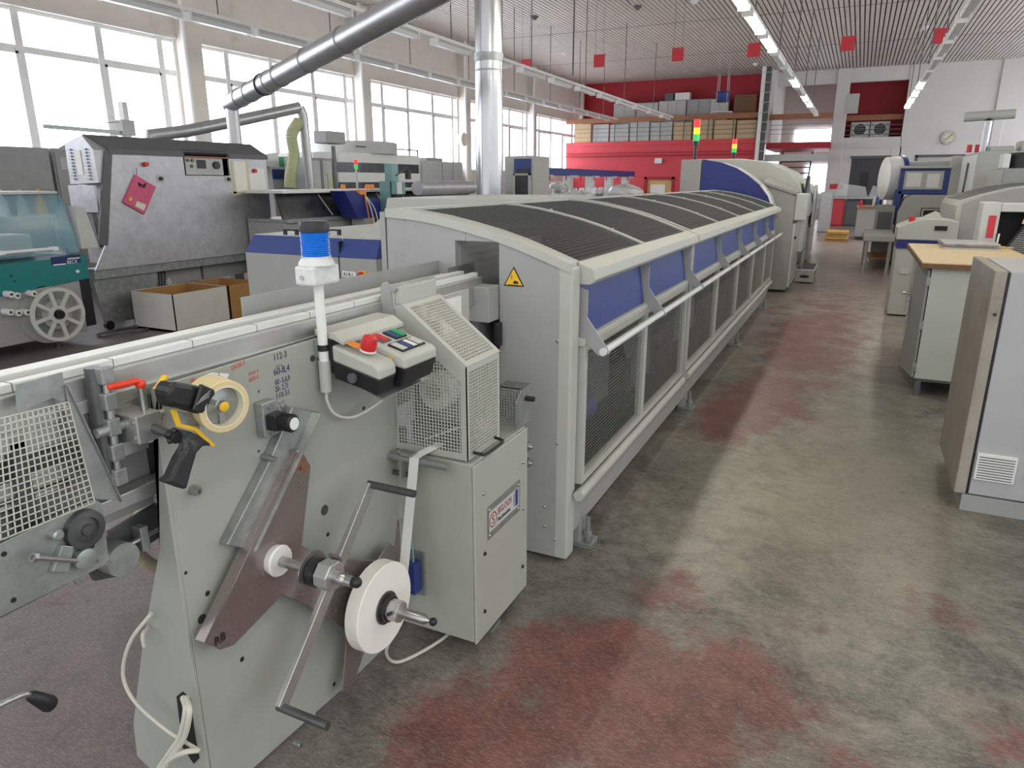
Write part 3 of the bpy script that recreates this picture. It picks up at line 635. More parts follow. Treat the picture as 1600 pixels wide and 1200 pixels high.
# opening details: guide bracket and valve block
part('guide_box', MB().box(-1.73, -1.52, 2.93, 3.04, 1.25, 1.42), 'grey', T, .004)
part('guide_plate', MB().box(-1.75, -1.74, 2.93, 3.2, 1.2, 1.5), 'galv', T)
part('valve_block', MB().box(-1.68, -1.6, 3.08, 3.16, 1.02, 1.14), 'grey', T, .004)
part('black_cover', MB().box(-1.53, -1.5, 2.99, 3.04, 1.12, 1.24), 'black', T, .008)
# warning triangle on the end plate
wc = at(803, 437, Y=Y0-.001); c_ = Vector(wc); S = .062
def tri(r): return [(c_.x+r*math.cos(math.radians(a))*1.0, c_.z+r*math.sin(math.radians(a))) for a in (90, 210, 330)]
ws = part('warning_sign', MB().prism(tri(S), 'y', Y0-.003, Y0), 'ink_black', T)
part('sign_face', MB().prism(tri(S*.84), 'y', Y0-.004, Y0-.003), 'yellow', ws)
part('hand_symbol', MB().prism([(c_.x-.004, c_.z-.012), (c_.x+.006, c_.z-.004), (c_.x+.022, c_.z-.008), (c_.x+.026, c_.z-.018), (c_.x+.004, c_.z-.02)], 'y', Y0-.005, Y0-.004).prism([(c_.x-.03, c_.z-.024), (c_.x+.026, c_.z-.024), (c_.x+.026, c_.z-.026), (c_.x-.03, c_.z-.026)], 'y', Y0-.005, Y0-.004)
     .prism([(c_.x-.011, c_.z+.022), (c_.x-.008, c_.z+.022), (c_.x-.008, c_.z+.004), (c_.x-.0095, c_.z-.001), (c_.x-.011, c_.z+.004)], 'y', Y0-.005, Y0-.004), 'ink_black', ws)
for px, py in [(851, 408), (871, 533), (871, 693), (851, 792), (867, 843), (851, 822), (632, 341)]:
    p = at(px, py, Y=Y0); part('screw', MB().lathe((p.x, Y0-.006, p.z), UY, [(0, .004), (.003, .008), (.006, .008)], 10), 'steel', T)

# blue hood closing the tunnel
Hd = thing('blue_end_hood', 'tall grey and deep blue curved hood closing the caged conveyor', 'machine cover', (-1.9, 12.6, 0))
HA = [(-2.75, 2.25), (-2.4, 2.25), (-2.1, 2.2), (-1.85, 2.11), (-1.65, 1.99), (-1.45, 1.83), (-1.32, 1.67), (-1.25, 1.5), (-1.22, 1.3), (-1.22, 1.0)]
part('hood_face', MB().prism([(-2.42, 1.5)]+HA[1:]+[(-1.22, .9), (-1.3, .9), (-1.3, 1.5)], 'y', 12.37, 12.42), 'navy', Hd, .004)
part('hood_side_panel', MB().prism([(-2.75, .1), (-2.75, 2.25), (-2.42, 2.25), (-2.42, .1)], 'y', 12.35, 12.9), 'grey', Hd, .01)
a_ = [Vector((x, 12.4, z)) for x, z in HA[1:]]+[Vector((x-.04, 12.4, z-.04)) for x, z in HA[1:][::-1]]
part('hood_skin', MB().loft(a_, [v+Vector((0, .65, 0)) for v in a_]), 'cream', Hd)
part('corner_body', MB().box(-1.6, -1.24, 12.4, 13.05, .02, 1.2), 'grey', Hd, .008)
part('trim_edge', MB().tube([Vector((x+.01, 12.36, z+.005)) for x, z in HA[5:]], .018, 8), 'white', Hd, smooth=True)
part('red_lamp', MB().cyl((-1.2, 12.3, 1.36), (-1.16, 12.24, 1.36), .035), 'red', Hd)
part('notice_strip', MB().box(-1.235, -1.225, 12.42, 12.62, .8, 1.15), 'white', Hd)
def signal_tower(x, y, z0, z1, label, k=1.0):
    t = thing('signal_tower', label, 'signal light', (x, y, z0))
    h = z1-z0
    part('pole', MB().cyl((x, y, z0), (x, y, z0+h*.5), .022*k, n=10).cyl((x, y, z0+h*.42), (x, y, z0+h*.52), .04*k, n=14), 'black', t)
    for i, m_ in enumerate(('lamp_grn', 'lamp_yel', 'lamp_red')):
        a = z0+h*(.52+.16*i); part('lens', MB().cyl((x, y, a), (x, y, a+h*.15), .042*k, n=16), m_, t, smooth=True)
    part('cap', MB().cyl((x, y, z1-.01), (x, y, z1+.01), .044*k, n=16), 'lamp_red', t)
signal_tower(-2.68, 13.1, 2.2, 2.92, 'red, yellow and green signal tower above the deep blue hood', 1.3)
signal_tower(-2.47, 16.0, 2.2, 2.74, 'smaller red, yellow and green signal tower farther behind the hood', 1.2)

# grey machine past the hood, its cabinet and step
G = thing('grey_binding_machine', 'tall pale grey machine with curved roof beyond the blue hood', 'machine', (-1.6, 14.8, 0))
GA = [(-2.9, 2.3), (-2.0, 2.3), (-1.55, 2.24), (-1.2, 2.08), (-.98, 1.86), (-.9, 1.6), (-.88, 1.35)]
part('roof_cover', MB().prism([(-2.9, 1.2)]+GA+[(-.88, 1.2)], 'y', 14.0, 16.6), 'cream', G, .02)
part('front_cabinet', MB().prism([(-1.5, .05), (-1.5, 1.85), (-1.3, 1.8), (-1.06, 1.72), (-.97, 1.66), (-.97, .05)], 'y', 13.26, 13.95), 'grey', G, .01)
part('cabinet_top', MB().loft([(-1.52, 13.22, 1.9), (-1.52, 13.22, 1.86), (-.96, 13.22, 1.68), (-.94, 13.22, 1.72)], [(-1.52, 13.98, 1.98), (-1.52, 13.98, 1.94), (-.96, 13.98, 1.7), (-.94, 13.98, 1.74)]), 'grey', G)
part('control_screen_housing', MB().box(-.97, -.78, 13.3, 13.85, 1.25, 1.7), 'white_paint', G, .02)
part('screen', MB().box(-.78, -.775, 13.38, 13.78, 1.32, 1.62), 'board', G)
part('lower_door', MB().box(-.97, -.93, 13.3, 14.9, .1, 1.2), 'white_paint', G, .01)
part('arch_window', MB().prism([(y_, z_) for y_, z_ in [(14.2, 1.4), (14.2, 1.75), (14.5, 2.0), (14.9, 2.0), (15.1, 1.7), (15.1, 1.4)]], 'x', -.9, -.86), 'smoke', G)
part('door_knob', MB().cyl((-.97, 13.45, .95), (-.9, 13.45, .95), .025), 'black', G)
part('round_guard', MB().prism([(15.0+.55*math.cos(a), .62+.62*math.sin(a)) for a in [math.pi*k/12 for k in range(13)]], 'x', -.93, -.85), 'white_paint', G, .01)
part('guard_window', MB().box(-.85, -.83, 14.65, 15.3, .25, .6), 'clear', G)
stp = thing('step_box', 'grey step with a ribbed tread and an oval hand hole on the floor', 'step', (-.75, 15.1, 0))
part('body', MB().box(-.93, -.6, 14.75, 15.9, .02, .24), 'cream', stp, .01)
part('tread', MB().box(-.94, -.59, 14.74, 15.92, .24, .265), 'white', stp, .004)
tr_ = MB()
for k in range(9): tr_.box(-.92, -.61, 14.8+k*.125, 14.85+k*.125, .265, .275)
part('tread_grooves', tr_, 'dkgrey', stp)
part('hand_hole', MB().prism([(-.765+.09*math.cos(a)*(1.0), .13+.03*math.sin(a)) for a in [math.pi*k/10 for k in range(20)]], 'y', 14.74, 14.75), 'black', stp)
G2 = thing('arched_machine', 'silver machine with black arched opening behind the grey one', 'machine', (-1.3, 19.5, 0))
part('body', MB().box(-2.4, -1.0, 18.2, 21.5, .03, 1.2), 'grey', G2, .02)
part('roof_cover', MB().prism([(-2.4, 1.2), (-2.4, 1.95), (-1.5, 1.95), (-1.15, 1.82), (-.98, 1.55), (-.95, 1.2)], 'y', 18.2, 21.5), 'white_paint', G2, .02)
part('dark_opening', MB().prism([(18.5, .9), (18.5, 1.5), (18.8, 1.75), (19.2, 1.75), (19.4, 1.4), (19.4, .9)], 'x', -.98, -.93), 'black', G2)
part('arch_rim', MB().tube([(-.93, 18.45, .9), (-.93, 18.45, 1.5), (-.95, 18.8, 1.8), (-.95, 19.25, 1.8), (-.93, 19.5, 1.4), (-.93, 19.5, .9)], .03, 8), 'white', G2, smooth=True)
part('clear_guard', MB().box(-.96, -.9, 20.0, 21.3, .9, 1.6), 'clear', G2)
part('side_door', MB().box(-1.0, -.93, 18.25, 19.6, .1, .85), 'cream', G2, .01)
G3 = thing('blue_trimmed_machine', 'pale machine with a deep blue arched edge behind the grey cover', 'machine', (-1.8, 17.4, 0))
part('body', MB().box(-2.6, -1.15, 16.8, 18.0, 0, 1.3), 'cream', G3, .02)
part('roof_cover', MB().prism([(-2.6, 1.3), (-2.6, 2.15), (-1.6, 2.12), (-1.2, 1.9), (-1.02, 1.6), (-1.0, 1.3)], 'y', 16.8, 17.7), 'cream', G3, .01)
part('blue_edge', MB().prism([(-2.6, 2.15), (-2.6, 2.2), (-1.55, 2.17), (-1.12, 1.93), (-.95, 1.6), (-.95, 1.3), (-1.0, 1.3), (-1.02, 1.6), (-1.2, 1.9), (-1.6, 2.12)], 'y', 17.7, 18.0), 'navy', G3)
for k in range(4):
    a = .06*(k % 2); o = part('pallet_board', MB().box(-.85+a, -.2+a, 25.6-a, 26.6, .085*k+.0, .085*k+.075), 'pallet', bev=.005)
    tag(o, '%s yellowish wooden board in the low stack on the aisle floor' % ['lowest', 'second lowest', 'second highest', 'topmost'][k], 'board', 'stack of boards in the aisle')

# ================================================================ THE TAPE WINDER (foreground)
W = thing('tape_winder', 'grey upright book tape winding machine with turret plate, control box and beacon', 'machine', (-1.56, 1.7, 0))
XW = -1.56
pl = yz([(262, 600), (366, 566), (589, 500)], XW); 
side = [(1.155, 1.395), (2.19, 1.405), (2.19, .62), (2.14, .44), (2.02, .3), (2.02, .03), (1.77, .03), (1.30, .06), (1.22, .02), (1.16, .02)]
sp = part('side_plate', MB().prism(side, 'x', XW-.012, XW), 'winder', W, .002)
fl = part('front_flange', MB().prism([(XW, 1.39), (XW, .02)]+xz([(250, 1215), (214, 1182), (208, 1132), (222, 1010), (235, 936), (249, 860), (246, 760), (240, 690), (245, 600)], 1.145), 'y', 1.145, 1.157), 'winder', W, .002)
part('cable_slot', MB().prism(xz([(276, 1088), (285, 1081), (297, 1092), (304, 1150), (311, 1185), (303, 1193), (286, 1168), (280, 1120)], 1.143), 'y', 1.142, 1.146), 'dark', fl)
part('gusset', MB().prism([(-1.95, .0), (-1.9, .55), (-1.62, 1.0), (-1.57, 1.0), (-1.57, .02)], 'y', 1.6, 1.62), 'winder', W)
part('floor_foot', MB().box(-1.56, -1.5, 1.25, 1.36, 0, .02).box(-1.9, -1.8, 1.1, 1.3, 0, .02), 'galv', W)
# holes and bolts in the plate
for px, py, r in [(507, 797, .019), (512, 835, .008), (290, 895, .005), (324, 927, .008), (315, 967, .014), (378, 1030, .008), (522, 1069, .008), (404, 705, .004), (488, 560, .011), (355, 845, .005), (568, 638, .007)]:
    p = at(px, py, X=XW); part('plate_hole', MB().lathe((XW+.0005, p.y, p.z), UX, [(0, r), (.0008, r)], 18), 'dark_steel' if r > .01 else 'dark', sp)
def boltx(name, px, py, X, r, h, m_, par):
    p = at(px, py, X=X); return part(name, MB().lathe((X-.003, p.y, p.z), UX, [(0, r), (h*.8, r), (h, r*.85), (h, r*.5), (h*.6, r*.5), (h*.6, 0.0005)], 12), m_, par)
boltx('bolt', 507, 798, XW, .012, .004, 'steel', W); boltx('bolt', 300, 765, XW, .014, .03, 'steel', W); boltx('bolt', 399, 770, XW, .006, .015, 'steel', W)
boltx('bolt', 461, 1161, XW+.06, .01, .03, 'steel', W)
# handwriting
def write(s, px, py, h, m_, sx=.9, tilt=0.0):
    p = at(px, py, X=XW+.0006); text('handwriting', s, p, UY+UZ*tilt, UZ, h, m_, sp, sx, .0002)
write('112-3', 427, 564, .021, 'ink_blue'); write('104-6', 430, 576, .011, 'ink_grey'); write('60-8,4', 428, 587, .022, 'ink_blue')
write('60 -5,6,9', 430, 602, .018, 'ink_blue', .75); write('20- 2,7/', 430, 613, .018, 'ink_blue', .75); write('110-51', 431, 624, .018, 'ink_blue')
write('1.5- 6', 433, 643, .015, 'ink_blue'); write('56-10', 434, 633, .010, 'ink_grey')
write('0A30-9', 362, 580, .016, 'ink_red', .8, .15); write('010A-4', 389, 588, .012, 'ink_red', .8, .1); write('0090-6', 389, 598, .013, 'ink_red', .8, .1); write('4', 403, 615, .012, 'ink_black')
# paper label behind the dispenser
lb = part('paper_label', MB().prism(yz([(312, 590), (330, 582), (358, 584), (350, 600), (330, 606)], XW), 'x', XW, XW+.001), 'paper', sp)
text('label_text', 'Hopi', at(326, 597, X=XW+.002), UY+UZ*.1, UZ, .016, 'ink_black', lb, .9)
part('red_sticker', MB().prism(yz([(300, 591), (330, 596), (328, 602), (297, 596)], XW), 'x', XW+.001, XW+.002), 'ink_red', sp)
# adjusting knob
kb = at(410, 652, X=XW)
kn = part('adjusting_block', MB().box(XW, XW+.035, kb.y-.03, kb.y+.03, kb.z-.055, kb.z+.055), 'galv', W, .004)
for dz in (-.04, .04): part('block_screw', MB().lathe((XW+.035, kb.y, kb.z+dz), UX, [(0, .01), (.006, .01), (.006, .005), (.003, .005)], 12), 'steel', kn)
part('counter_housing', MB().box(XW+.035, XW+.075, kb.y-.022, kb.y+.028, kb.z-.03, kb.z+.02), 'black', kn, .004)
pf = [(0, .024), (.045, .026), (.05, .023)]
part('knob', MB().lathe((XW+.075, kb.y, kb.z-.002), UX, pf, 26), 'black', kn, smooth=True)
kr = MB()
for k in range(26):
    a = 2*math.pi*k/26; kr.bar((XW+.078, kb.y+.0255*math.cos(a), kb.z-.002+.0255*math.sin(a)), (XW+.12, kb.y+.0265*math.cos(a), kb.z-.002+.0265*math.sin(a)), .0025, .0025)
part('knob_ribs', kr, 'black', kn)
part('knob_face', MB().lathe((XW+.124, kb.y, kb.z-.002), UX, [(0, .019), (.003, .019)], 22), 'white', kn)
# galvanised deflector channel
ch = yz([(455, 636), (490, 642), (473, 700), (389, 858), (353, 851), (420, 720)], -1.53)
part('deflector_channel', MB().prism(ch, 'x', XW+.001, -1.525), 'galv', W, .003)
c0, c1 = at(490, 643, X=-1.525), at(388, 857, X=-1.525)
part('channel_lip', MB().loft([(-1.525, c0.y-.012, c0.z), (-1.525, c0.y, c0.z), (-1.49, c0.y+.003, c0.z), (-1.49, c0.y-.003, c0.z)], [(-1.525, c1.y-.012, c1.z), (-1.525, c1.y, c1.z), (-1.49, c1.y+.003, c1.z), (-1.49, c1.y-.003, c1.z)]), 'galv', W)
p = at(409, 713, X=XW); part('deflector_pin', MB().cyl((XW, p.y, p.z), (XW+.055, p.y, p.z), .009, n=14), 'steel', W, smooth=True)
# turret plate, four arms
XT_ = -1.5
tp = yz([(462, 706), (470, 702), (486, 728), (484, 745), (472, 852), (512, 873), (590, 875), (608, 848), (619, 856), (622, 880), (612, 915), (578, 985), (568, 1023), (548, 1086), (535, 1081), (541, 1012), (540, 985), (500, 957), (440, 928), (432, 940), (366, 1008), (345, 1016), (319, 1004), (373, 895)], XT_)
tt = part('turret_plate', MB().prism(tp, 'x', XT_-.006, XT_), 'turret', W, .003)
e0_, e1_ = at(462, 706, X=XT_), at(319, 1004, X=XT_)
part('folded_edge', MB().loft([(XT_-.035, e0_.y, e0_.z), (XT_, e0_.y, e0_.z), (XT_, e0_.y+.006, e0_.z), (XT_-.035, e0_.y+.006, e0_.z)], [(XT_-.035, e1_.y, e1_.z), (XT_, e1_.y, e1_.z), (XT_, e1_.y+.006, e1_.z), (XT_-.035, e1_.y+.006, e1_.z)]), 'turret', tt)
for px, py in [(438, 842), (412, 896), (473, 929), (526, 955), (505, 905)]:
    p = at(px, py, X=XT_); part('turret_screw', MB().lathe((XT_, p.y, p.z), UX, [(0, .006), (.002, .006)], 12), 'steel', tt)
part('tape_patch', MB().prism(yz([(464, 712), (471, 712), (484, 727), (475, 740), (464, 735)], XT_), 'x', XT_, XT_+.001), 'woodedge', tt)
text('ink_mark', 'x', at(468, 735, X=XT_+.002), UY, UZ, .015, 'ink_black', tt)
text('ink_mark', 'R8', at(336, 1010, X=XT_+.002), UY, UZ, .026, 'ink_black', tt)
part('turret_bearing', MB().cyl((XW, 1.655, .565), (XT_-.006, 1.655, .565), .075, n=28), 'dark_steel', W, smooth=True)
def axle(y, z, L, reel_at):
    a = part('reel_axle', MB().cyl((XT_, y, z), (XT_+L, y, z), .0165, n=20), 'steel', W, smooth=True)
    return a
A1 = at(433, 875, X=-1.49)
ax1 = axle(A1.y, A1.z, .30, 0)
part('nylon_hub', MB().lathe((XT_, A1.y, A1.z), UX, [(0, .046), (.022, .05), (.028, .046), (.028, .018)], 30), 'white', ax1, smooth=True)
part('back_flange', MB().lathe((XT_+.148, A1.y, A1.z), UX, [(0, .062), (.003, .062), (.004, .02)], 32), 'steel', ax1, smooth=True)
part('rubber_ring', MB().lathe((XT_+.155, A1.y, A1.z), UX, [(0, .045), (.03, .045)], 28), 'black', ax1, smooth=True)
oc = [(A1.y+.046*math.cos(math.radians(a)), A1.z+.046*math.sin(math.radians(a))) for a in (20, 60, 110, 160, 200, 240, 290, 340)]
hb = part('clamp_hub', MB().prism(oc, 'x', XT_+.187, XT_+.235), 'alu', ax1, .003)
part('hub_boss', MB().lathe((XT_+.235, A1.y, A1.z), UX, [(0, .018), (.02, .02), (.035, .02), (.05, .012), (.062, .008)], 20), 'steel', ax1, smooth=True)
part('ball_knob', MB().sphere((XT_+.31, A1.y+.003, A1.z), .017, 18), 'black', ax1, smooth=True)
part('hub_finger', MB().prism([(A1.y+.045, A1.z+.045), (A1.y+.062, A1.z+.018), (A1.y+.058, A1.z+.015), (A1.y+.04, A1.z+.036)], 'x', XT_+.18, XT_+.215), 'dkgrey', ax1)
A2 = Vector((XT_, 1.845, .385))
ax2 = axle(A2.y, A2.z, .12, 0)
XO = -1.398
part('core_flange', MB().lathe((XO+.001, A2.y, A2.z), UX, [(0, .062), (.006, .062), (.006, .02)], 30), 'dark_steel', ax2, smooth=True)
part('rubber_ring', MB().lathe((XO+.006, A2.y, A2.z), UX, [(0, .05), (.02, .048)], 28), 'black', ax2, smooth=True)
oc = [(A2.y+.041*math.cos(math.radians(a)), A2.z+.041*math.sin(math.radians(a))) for a in (20, 60, 100, 140, 180, 220, 260, 300, 340)]
part('clamp_hub', MB().prism(oc, 'x', XO+.024, XO+.07), 'alu', ax2, .003)
part('set_screw', MB().cyl((XO+.05, A2.y-.03, A2.z+.01), (XO+.05, A2.y-.055, A2.z+.018), .007), 'black', ax2)
part('release_sleeve', MB().lathe((XO+.07, A2.y, A2.z), UX, [(0, .019), (.1, .019), (.115, .01), (.125, .007)], 22), 'steel', ax2, smooth=True)
part('ball_knob', MB().sphere((XO+.205, A2.y, A2.z), .015, 18), 'black', ax2, smooth=True)
# swing arm with the two guide handles
XA = -1.44
p0, p1 = at(439, 1105, X=XA), at(579, 757, X=XA)
arm = part('swing_arm', MB().bar(p0, p1, .046, .02, UX), 'alu', W, .002)
part('guide_handle', MB().cyl((XA-.01, p1.y, p1.z), (XA+.185, p1.y+.0, p1.z), .0135, n=18), 'dark_steel', arm, smooth=True)
part('guide_handle', MB().cyl((XA-.01, p0.y, p0.z), (XA+.185, p0.y, p0.z), .0135, n=18), 'dark_steel', arm, smooth=True)
# guide rods above the drive cabinet
part('guide_rod', MB().cyl((XW, 2.14, .853), (-1.29, 2.14, .853), .0165, n=18), 'galv', W, smooth=True)
part('guide_rod', MB().cyl((XW, 2.16, .775), (-1.46, 2.16, .775), .011, n=16), 'dark_steel', W, smooth=True)
part('guide_fork', MB().box(-1.505, -1.495, 2.12, 2.17, .77, .88).box(-1.505, -1.44, 2.12, 2.16, .87, .882), 'galv', W, .002)

# drive cabinet with wire guard
BX0, BX1, BY0, BY1 = -1.575, -1.21, 2.20, 2.70
DC = part('drive_cabinet', MB().prism([(BX0, .05), (BX0, .85), (BX1-.012, .85), (BX1-.012, .05)], 'y', BY0, BY1).box(BX1-.012, BX1, BY0-.003, BY1+.003, .045, .845), 'box_front', W, .006)
for px, py in [(755, 771), (817, 722), (817, 794), (757, 865), (757, 955), (816, 885)]:
    p = at(px, py, X=BX1); part('cover_screw', MB().lathe((BX1, p.y, p.z), UX, [(0, .009), (.003, .009), (.008, .005), (.009, .002)], 12), 'steel' if py < 800 else 'dark', DC, smooth=True)
q = [at(a, b, X=BX1+.0005) for a, b in ((761, 795), (761, 847), (812, 796), (812, 747))]
y0_, y1_ = q[0].y, q[2].y; za, zb = .643, .762
z_lo = (q[1].z+q[2].z)/2; z_hi = (q[0].z+q[3].z)/2
pn = part('name_plate', MB().box(BX1, BX1+.0015, y0_, y1_, z_lo, z_hi), 'galv', DC, .0005)
xx = BX1+.0018; wN = y1_-y0_; hN = z_hi-z_lo
part('plate_field', MB().box(BX1+.0015, xx, y0_+wN*.05, y1_-wN*.04, z_lo+hN*.2, z_hi-hN*.2), 'board', DC)
text('plate_lettering', 'SIGLOCH', (xx, y0_+wN*.29, z_lo+hN*.52), UY, UZ, hN*.2, 'sigred', DC, .78)
text('plate_lettering', 'Maschinenbau', (xx, y0_+wN*.29, z_lo+hN*.3), UY, UZ, hN*.13, 'ink_black', DC, .8)
text('plate_lettering', 'S', (xx, y0_+wN*.125, z_lo+hN*.38), UY, UZ, hN*.26, 'sigred', DC, 1)
part('plate_emblem', MB().ring((xx, y0_+wN*.165, z_lo+hN*.5), UX, hN*.19, hN*.225, .0006, 24), 'sigred', DC)
part('plate_mark', MB().box(xx, xx+.0006, y0_+wN*.79, y0_+wN*.81, z_lo+hN*.3, z_hi-hN*.3).box(xx, xx+.0006, y0_+wN*.84, y0_+wN*.93, z_lo+hN*.27, z_hi-hN*.23), 'blue', DC)
for a in (.06, .94):
    for b in (.12, .88): part('plate_rivet', MB().lathe((BX1+.001, y0_+wN*a, z_lo+hN*b), UX, [(0, .004), (.002, .004), (.004, .002)], 10), 'white', DC, smooth=True)
part('cabinet_foot', MB().box(-1.33, -1.22, 2.35, 2.44, 0, .02).cyl((-1.27, 2.4, .02), (-1.27, 2.4, .06), .02, n=12), 'galv', W)
part('cabinet_foot', MB().box(-1.5, -1.4, 2.5, 2.6, 0, .05), 'galv', W)
# wire guard: side profile in xz, depth along y
GX = [(-1.578, .86), (-1.578, 1.45), (-1.52, 1.45), (-1.245, 1.235), (-1.24, .86)]
gy0, gy1 = 2.205, 2.485
wg = MB()
def frame_quad(m_, a, b, c, d, w_, t_):       # four flat strips round a-b-c-d
    a, b, c, d = map(Vector, (a, b, c, d)); n = (b-a).cross(d-a).normalized()*t_
    ctr = (a+b+c+d)/4
    P = [a, b, c, d]; I = []
    for i in range(4):
        p, prv, nx = P[i], P[i-1], P[(i+1) % 4]
        e1 = (nx-p).normalized(); e2 = (prv-p).normalized(); s_ = max(.3, e1.cross(e2).length)
        I.append(p+(e1+e2)*(w_/s_))
    for i in range(4):
        j = (i+1) % 4; m_.loft([P[i], P[j], I[j], I[i]], [P[i]-n, P[j]-n, I[j]-n, I[i]-n])
    return I
GU = part('wire_guard', frame_quad(wg, (-1.24, gy0, 1.235), (-1.24, gy1, 1.235), (-1.24, gy1, .86), (-1.24, gy0, .86), .022, -.004) and wg, 'cream', W)
r2 = MB(); frame_quad(r2, (-1.52, gy0, 1.45), (-1.52, gy1, 1.45), (-1.24, gy1, 1.235), (-1.24, gy0, 1.235), .024, .004)
part('guard_roof_frame', r2, 'cream', W)
fr = MB()
O_ = [(-1.578, .86), (-1.24, .86), (-1.24, 1.235), (-1.52, 1.45), (-1.578, 1.45)]
I_ = [(-1.558, .885), (-1.268, .885), (-1.268, 1.175), (-1.535, 1.375), (-1.558, 1.375)]
for yy in (gy0, gy1-.004):
    for i in range(5):
        j = (i+1) % 5; qd = [O_[i], O_[j], I_[j], I_[i]]; fr.prism(qd, 'y', yy, yy+.004)
part('guard_cheek', fr, 'cream', W)
def clip_grid(m_, y, step, r):
    x = -1.558
    while x < -1.268:
        zt = 1.375 if x < -1.535 else 1.375-(x+1.535)*(.2/.267); m_.bar((x, y, .885), (x, y, zt), r, r, UY); x += step
    z = .885
    while z < 1.375:
        xr = -1.268 if z < 1.175 else -1.268-(z-1.175)*(.267/.2); m_.bar((-1.558, y, z), (xr, y, z), r, r, UY); z += step
m_ = MB(); clip_grid(m_, gy0+.002, .0135, .0025); part('cheek_mesh', m_, 'whitewire', W)
m_ = MB(); clip_grid(m_, gy1-.002, .0135, .0025); part('cheek_mesh', m_, 'whitewire', W)
part('front_mesh', MB().grid((-1.242, gy0+.022, .882), (0, gy1-gy0-.044, 0), (0, 0, .331), 18, 25, .0025), 'whitewire', W)
part('roof_mesh', MB().grid((-1.501, gy0+.024, 1.434), (0, gy1-gy0-.048, 0), (.242, 0, -.1855), 18, 21, .0025), 'whitewire', W)
part('guard_hinge_plate', MB().box(-1.545, -1.52, gy0+.0, gy1-.02, 1.45, 1.515).box(-1.578, -1.545, gy0-.004, gy0+.002, 1.43, 1.5), 'cream', W, .003)
part('hinge_rod', MB().cyl((-1.545, gy0-.01, 1.51), (-1.545, gy1, 1.51), .014, n=16), 'galv', W, smooth=True)
part('hinge_lug', MB().prism([(-1.6+.022*math.cos(a)+.02, 1.505+.03*math.sin(a)) for a in [math.pi*k/10 for k in range(11)]]+[(-1.602, 1.4), (-1.545, 1.4)], 'y', gy0-.01, gy0-.004), 'grey', W)
part('guard_handle', MB().tube(smooth_path([(-1.235, 2.24, .885), (-1.205, 2.245, .882), (-1.19, 2.26, .88), (-1.19, 2.40, .88), (-1.205, 2.42, .882), (-1.235, 2.425, .885)], 5), .0065, 10), 'black', W, smooth=True)
# what the guard covers
gm = part('glue_head', MB().box(-1.56, -1.34, 2.3, 2.44, .87, .95).box(-1.54, -1.48, 2.3, 2.42, .95, 1.35), 'dkgrey', W, .004)
part('feed_wheel', MB().cyl((-1.42, 2.27, 1.1), (-1.42, 2.34, 1.1), .075, n=28), 'white_paint', gm, smooth=True)
part('feed_wheel_hub', MB().cyl((-1.42, 2.25, 1.1), (-1.42, 2.27, 1.1), .03, n=18), 'steel', gm, smooth=True)
part('feed_plate', MB().box(-1.5, -1.3, 2.35, 2.36, .95, 1.25), 'galv', gm)
part('feed_strip', MB().loft([(-1.46, 2.24, .9), (-1.46, 2.24, .905), (-1.28, 2.26, .985), (-1.28, 2.26, .98)], [(-1.46, 2.28, .9), (-1.46, 2.28, .905), (-1.28, 2.3, .985), (-1.28, 2.3, .98)]), 'white', gm)
# notice plate, small perforated guard and ports behind
np_ = part('number_plate', MB().box(-1.6, -1.585, 2.6, 2.86, 1.22, 1.42), 'cream', W, .004)
part('number_card', MB().box(-1.585, -1.583, 2.62, 2.78, 1.25, 1.4), 'paper', np_)
pg = part('small_guard', MB().grid((-1.34, 2.66, 1.03), (.12, 0, 0), (0, 0, -.16), 9, 12, .0035).grid((-1.34, 2.66, 1.03), (.12, 0, 0), (0, .1, .0), 9, 8, .0035), 'galv', W)
part('small_guard_knob', MB().cyl((-1.22, 2.7, .98), (-1.18, 2.7, .98), .012, n=14), 'black', W)
part('small_guard_side', MB().prism([(2.6, .86), (2.6, .98), (2.66, 1.03), (2.74, 1.03), (2.76, .86)], 'x', -1.225, -1.22), 'galv', W)
for z_ in (.735, .655): part('air_port', MB().lathe((-1.29, 2.74, z_), (1, .1, 0), [(0, .018), (.05, .018), (.052, .024), (.07, .024), (.07, .014), (.085, .012)], 16), 'steel', W, smooth=True)
part('sensor_box', MB().box(-1.5, -1.46, 2.13, 2.18, .25, .39), 'blue', W, .004)
part('sensor_bracket', MB().box(-1.56, -1.45, 2.185, 2.195, .22, .42), 'galv', W)
part('sensor_cable', MB().tube(smooth_path([(-1.48, 2.155, .39), (-1.48, 2.155, .43), (-1.5, 2.17, .5), (-1.56, 2.2, .55)], 6), .005, 8), 'aqua', W, smooth=True)

# control box on the winder
cb = part('control_mount', MB().prism([(-1.575, 1.43), (-1.5, 1.425), (-1.46, 1.40), (-1.46, 1.385), (-1.5, 1.40), (-1.575, 1.41)], 'y', 1.78, 2.13), 'cream', W, .003)
part('mount_tray', MB().prism([(-1.56, 1.29), (-1.33, 1.215), (-1.33, 1.21), (-1.56, 1.284)], 'y', 1.8, 2.1), 'galv', W)
prA = [(-1.50, 1.385), (-1.33, 1.335), (-1.315, 1.32), (-1.315, 1.285), (-1.50, 1.33)]
prB = [(-1.50, 1.385), (-1.485, 1.398), (-1.30, 1.347), (-1.285, 1.335), (-1.285, 1.30), (-1.5, 1.33)]
CB1 = part('stop_housing', MB().prism(prA, 'y', 1.77, 1.868), 'cream', W, .008)
part('stop_housing_base', MB().prism([(-1.50, 1.33), (-1.315, 1.285), (-1.33, 1.235), (-1.50, 1.27)], 'y', 1.775, 1.863), 'black', W, .004)
part('stop_port', MB().cyl((-1.42, 1.772, 1.283), (-1.42, 1.762, 1.283), .017, n=20), 'dkgrey', W)
CB2 = part('button_housing', MB().prism(prB, 'y', 1.875, 2.075), 'cream', W, .008)
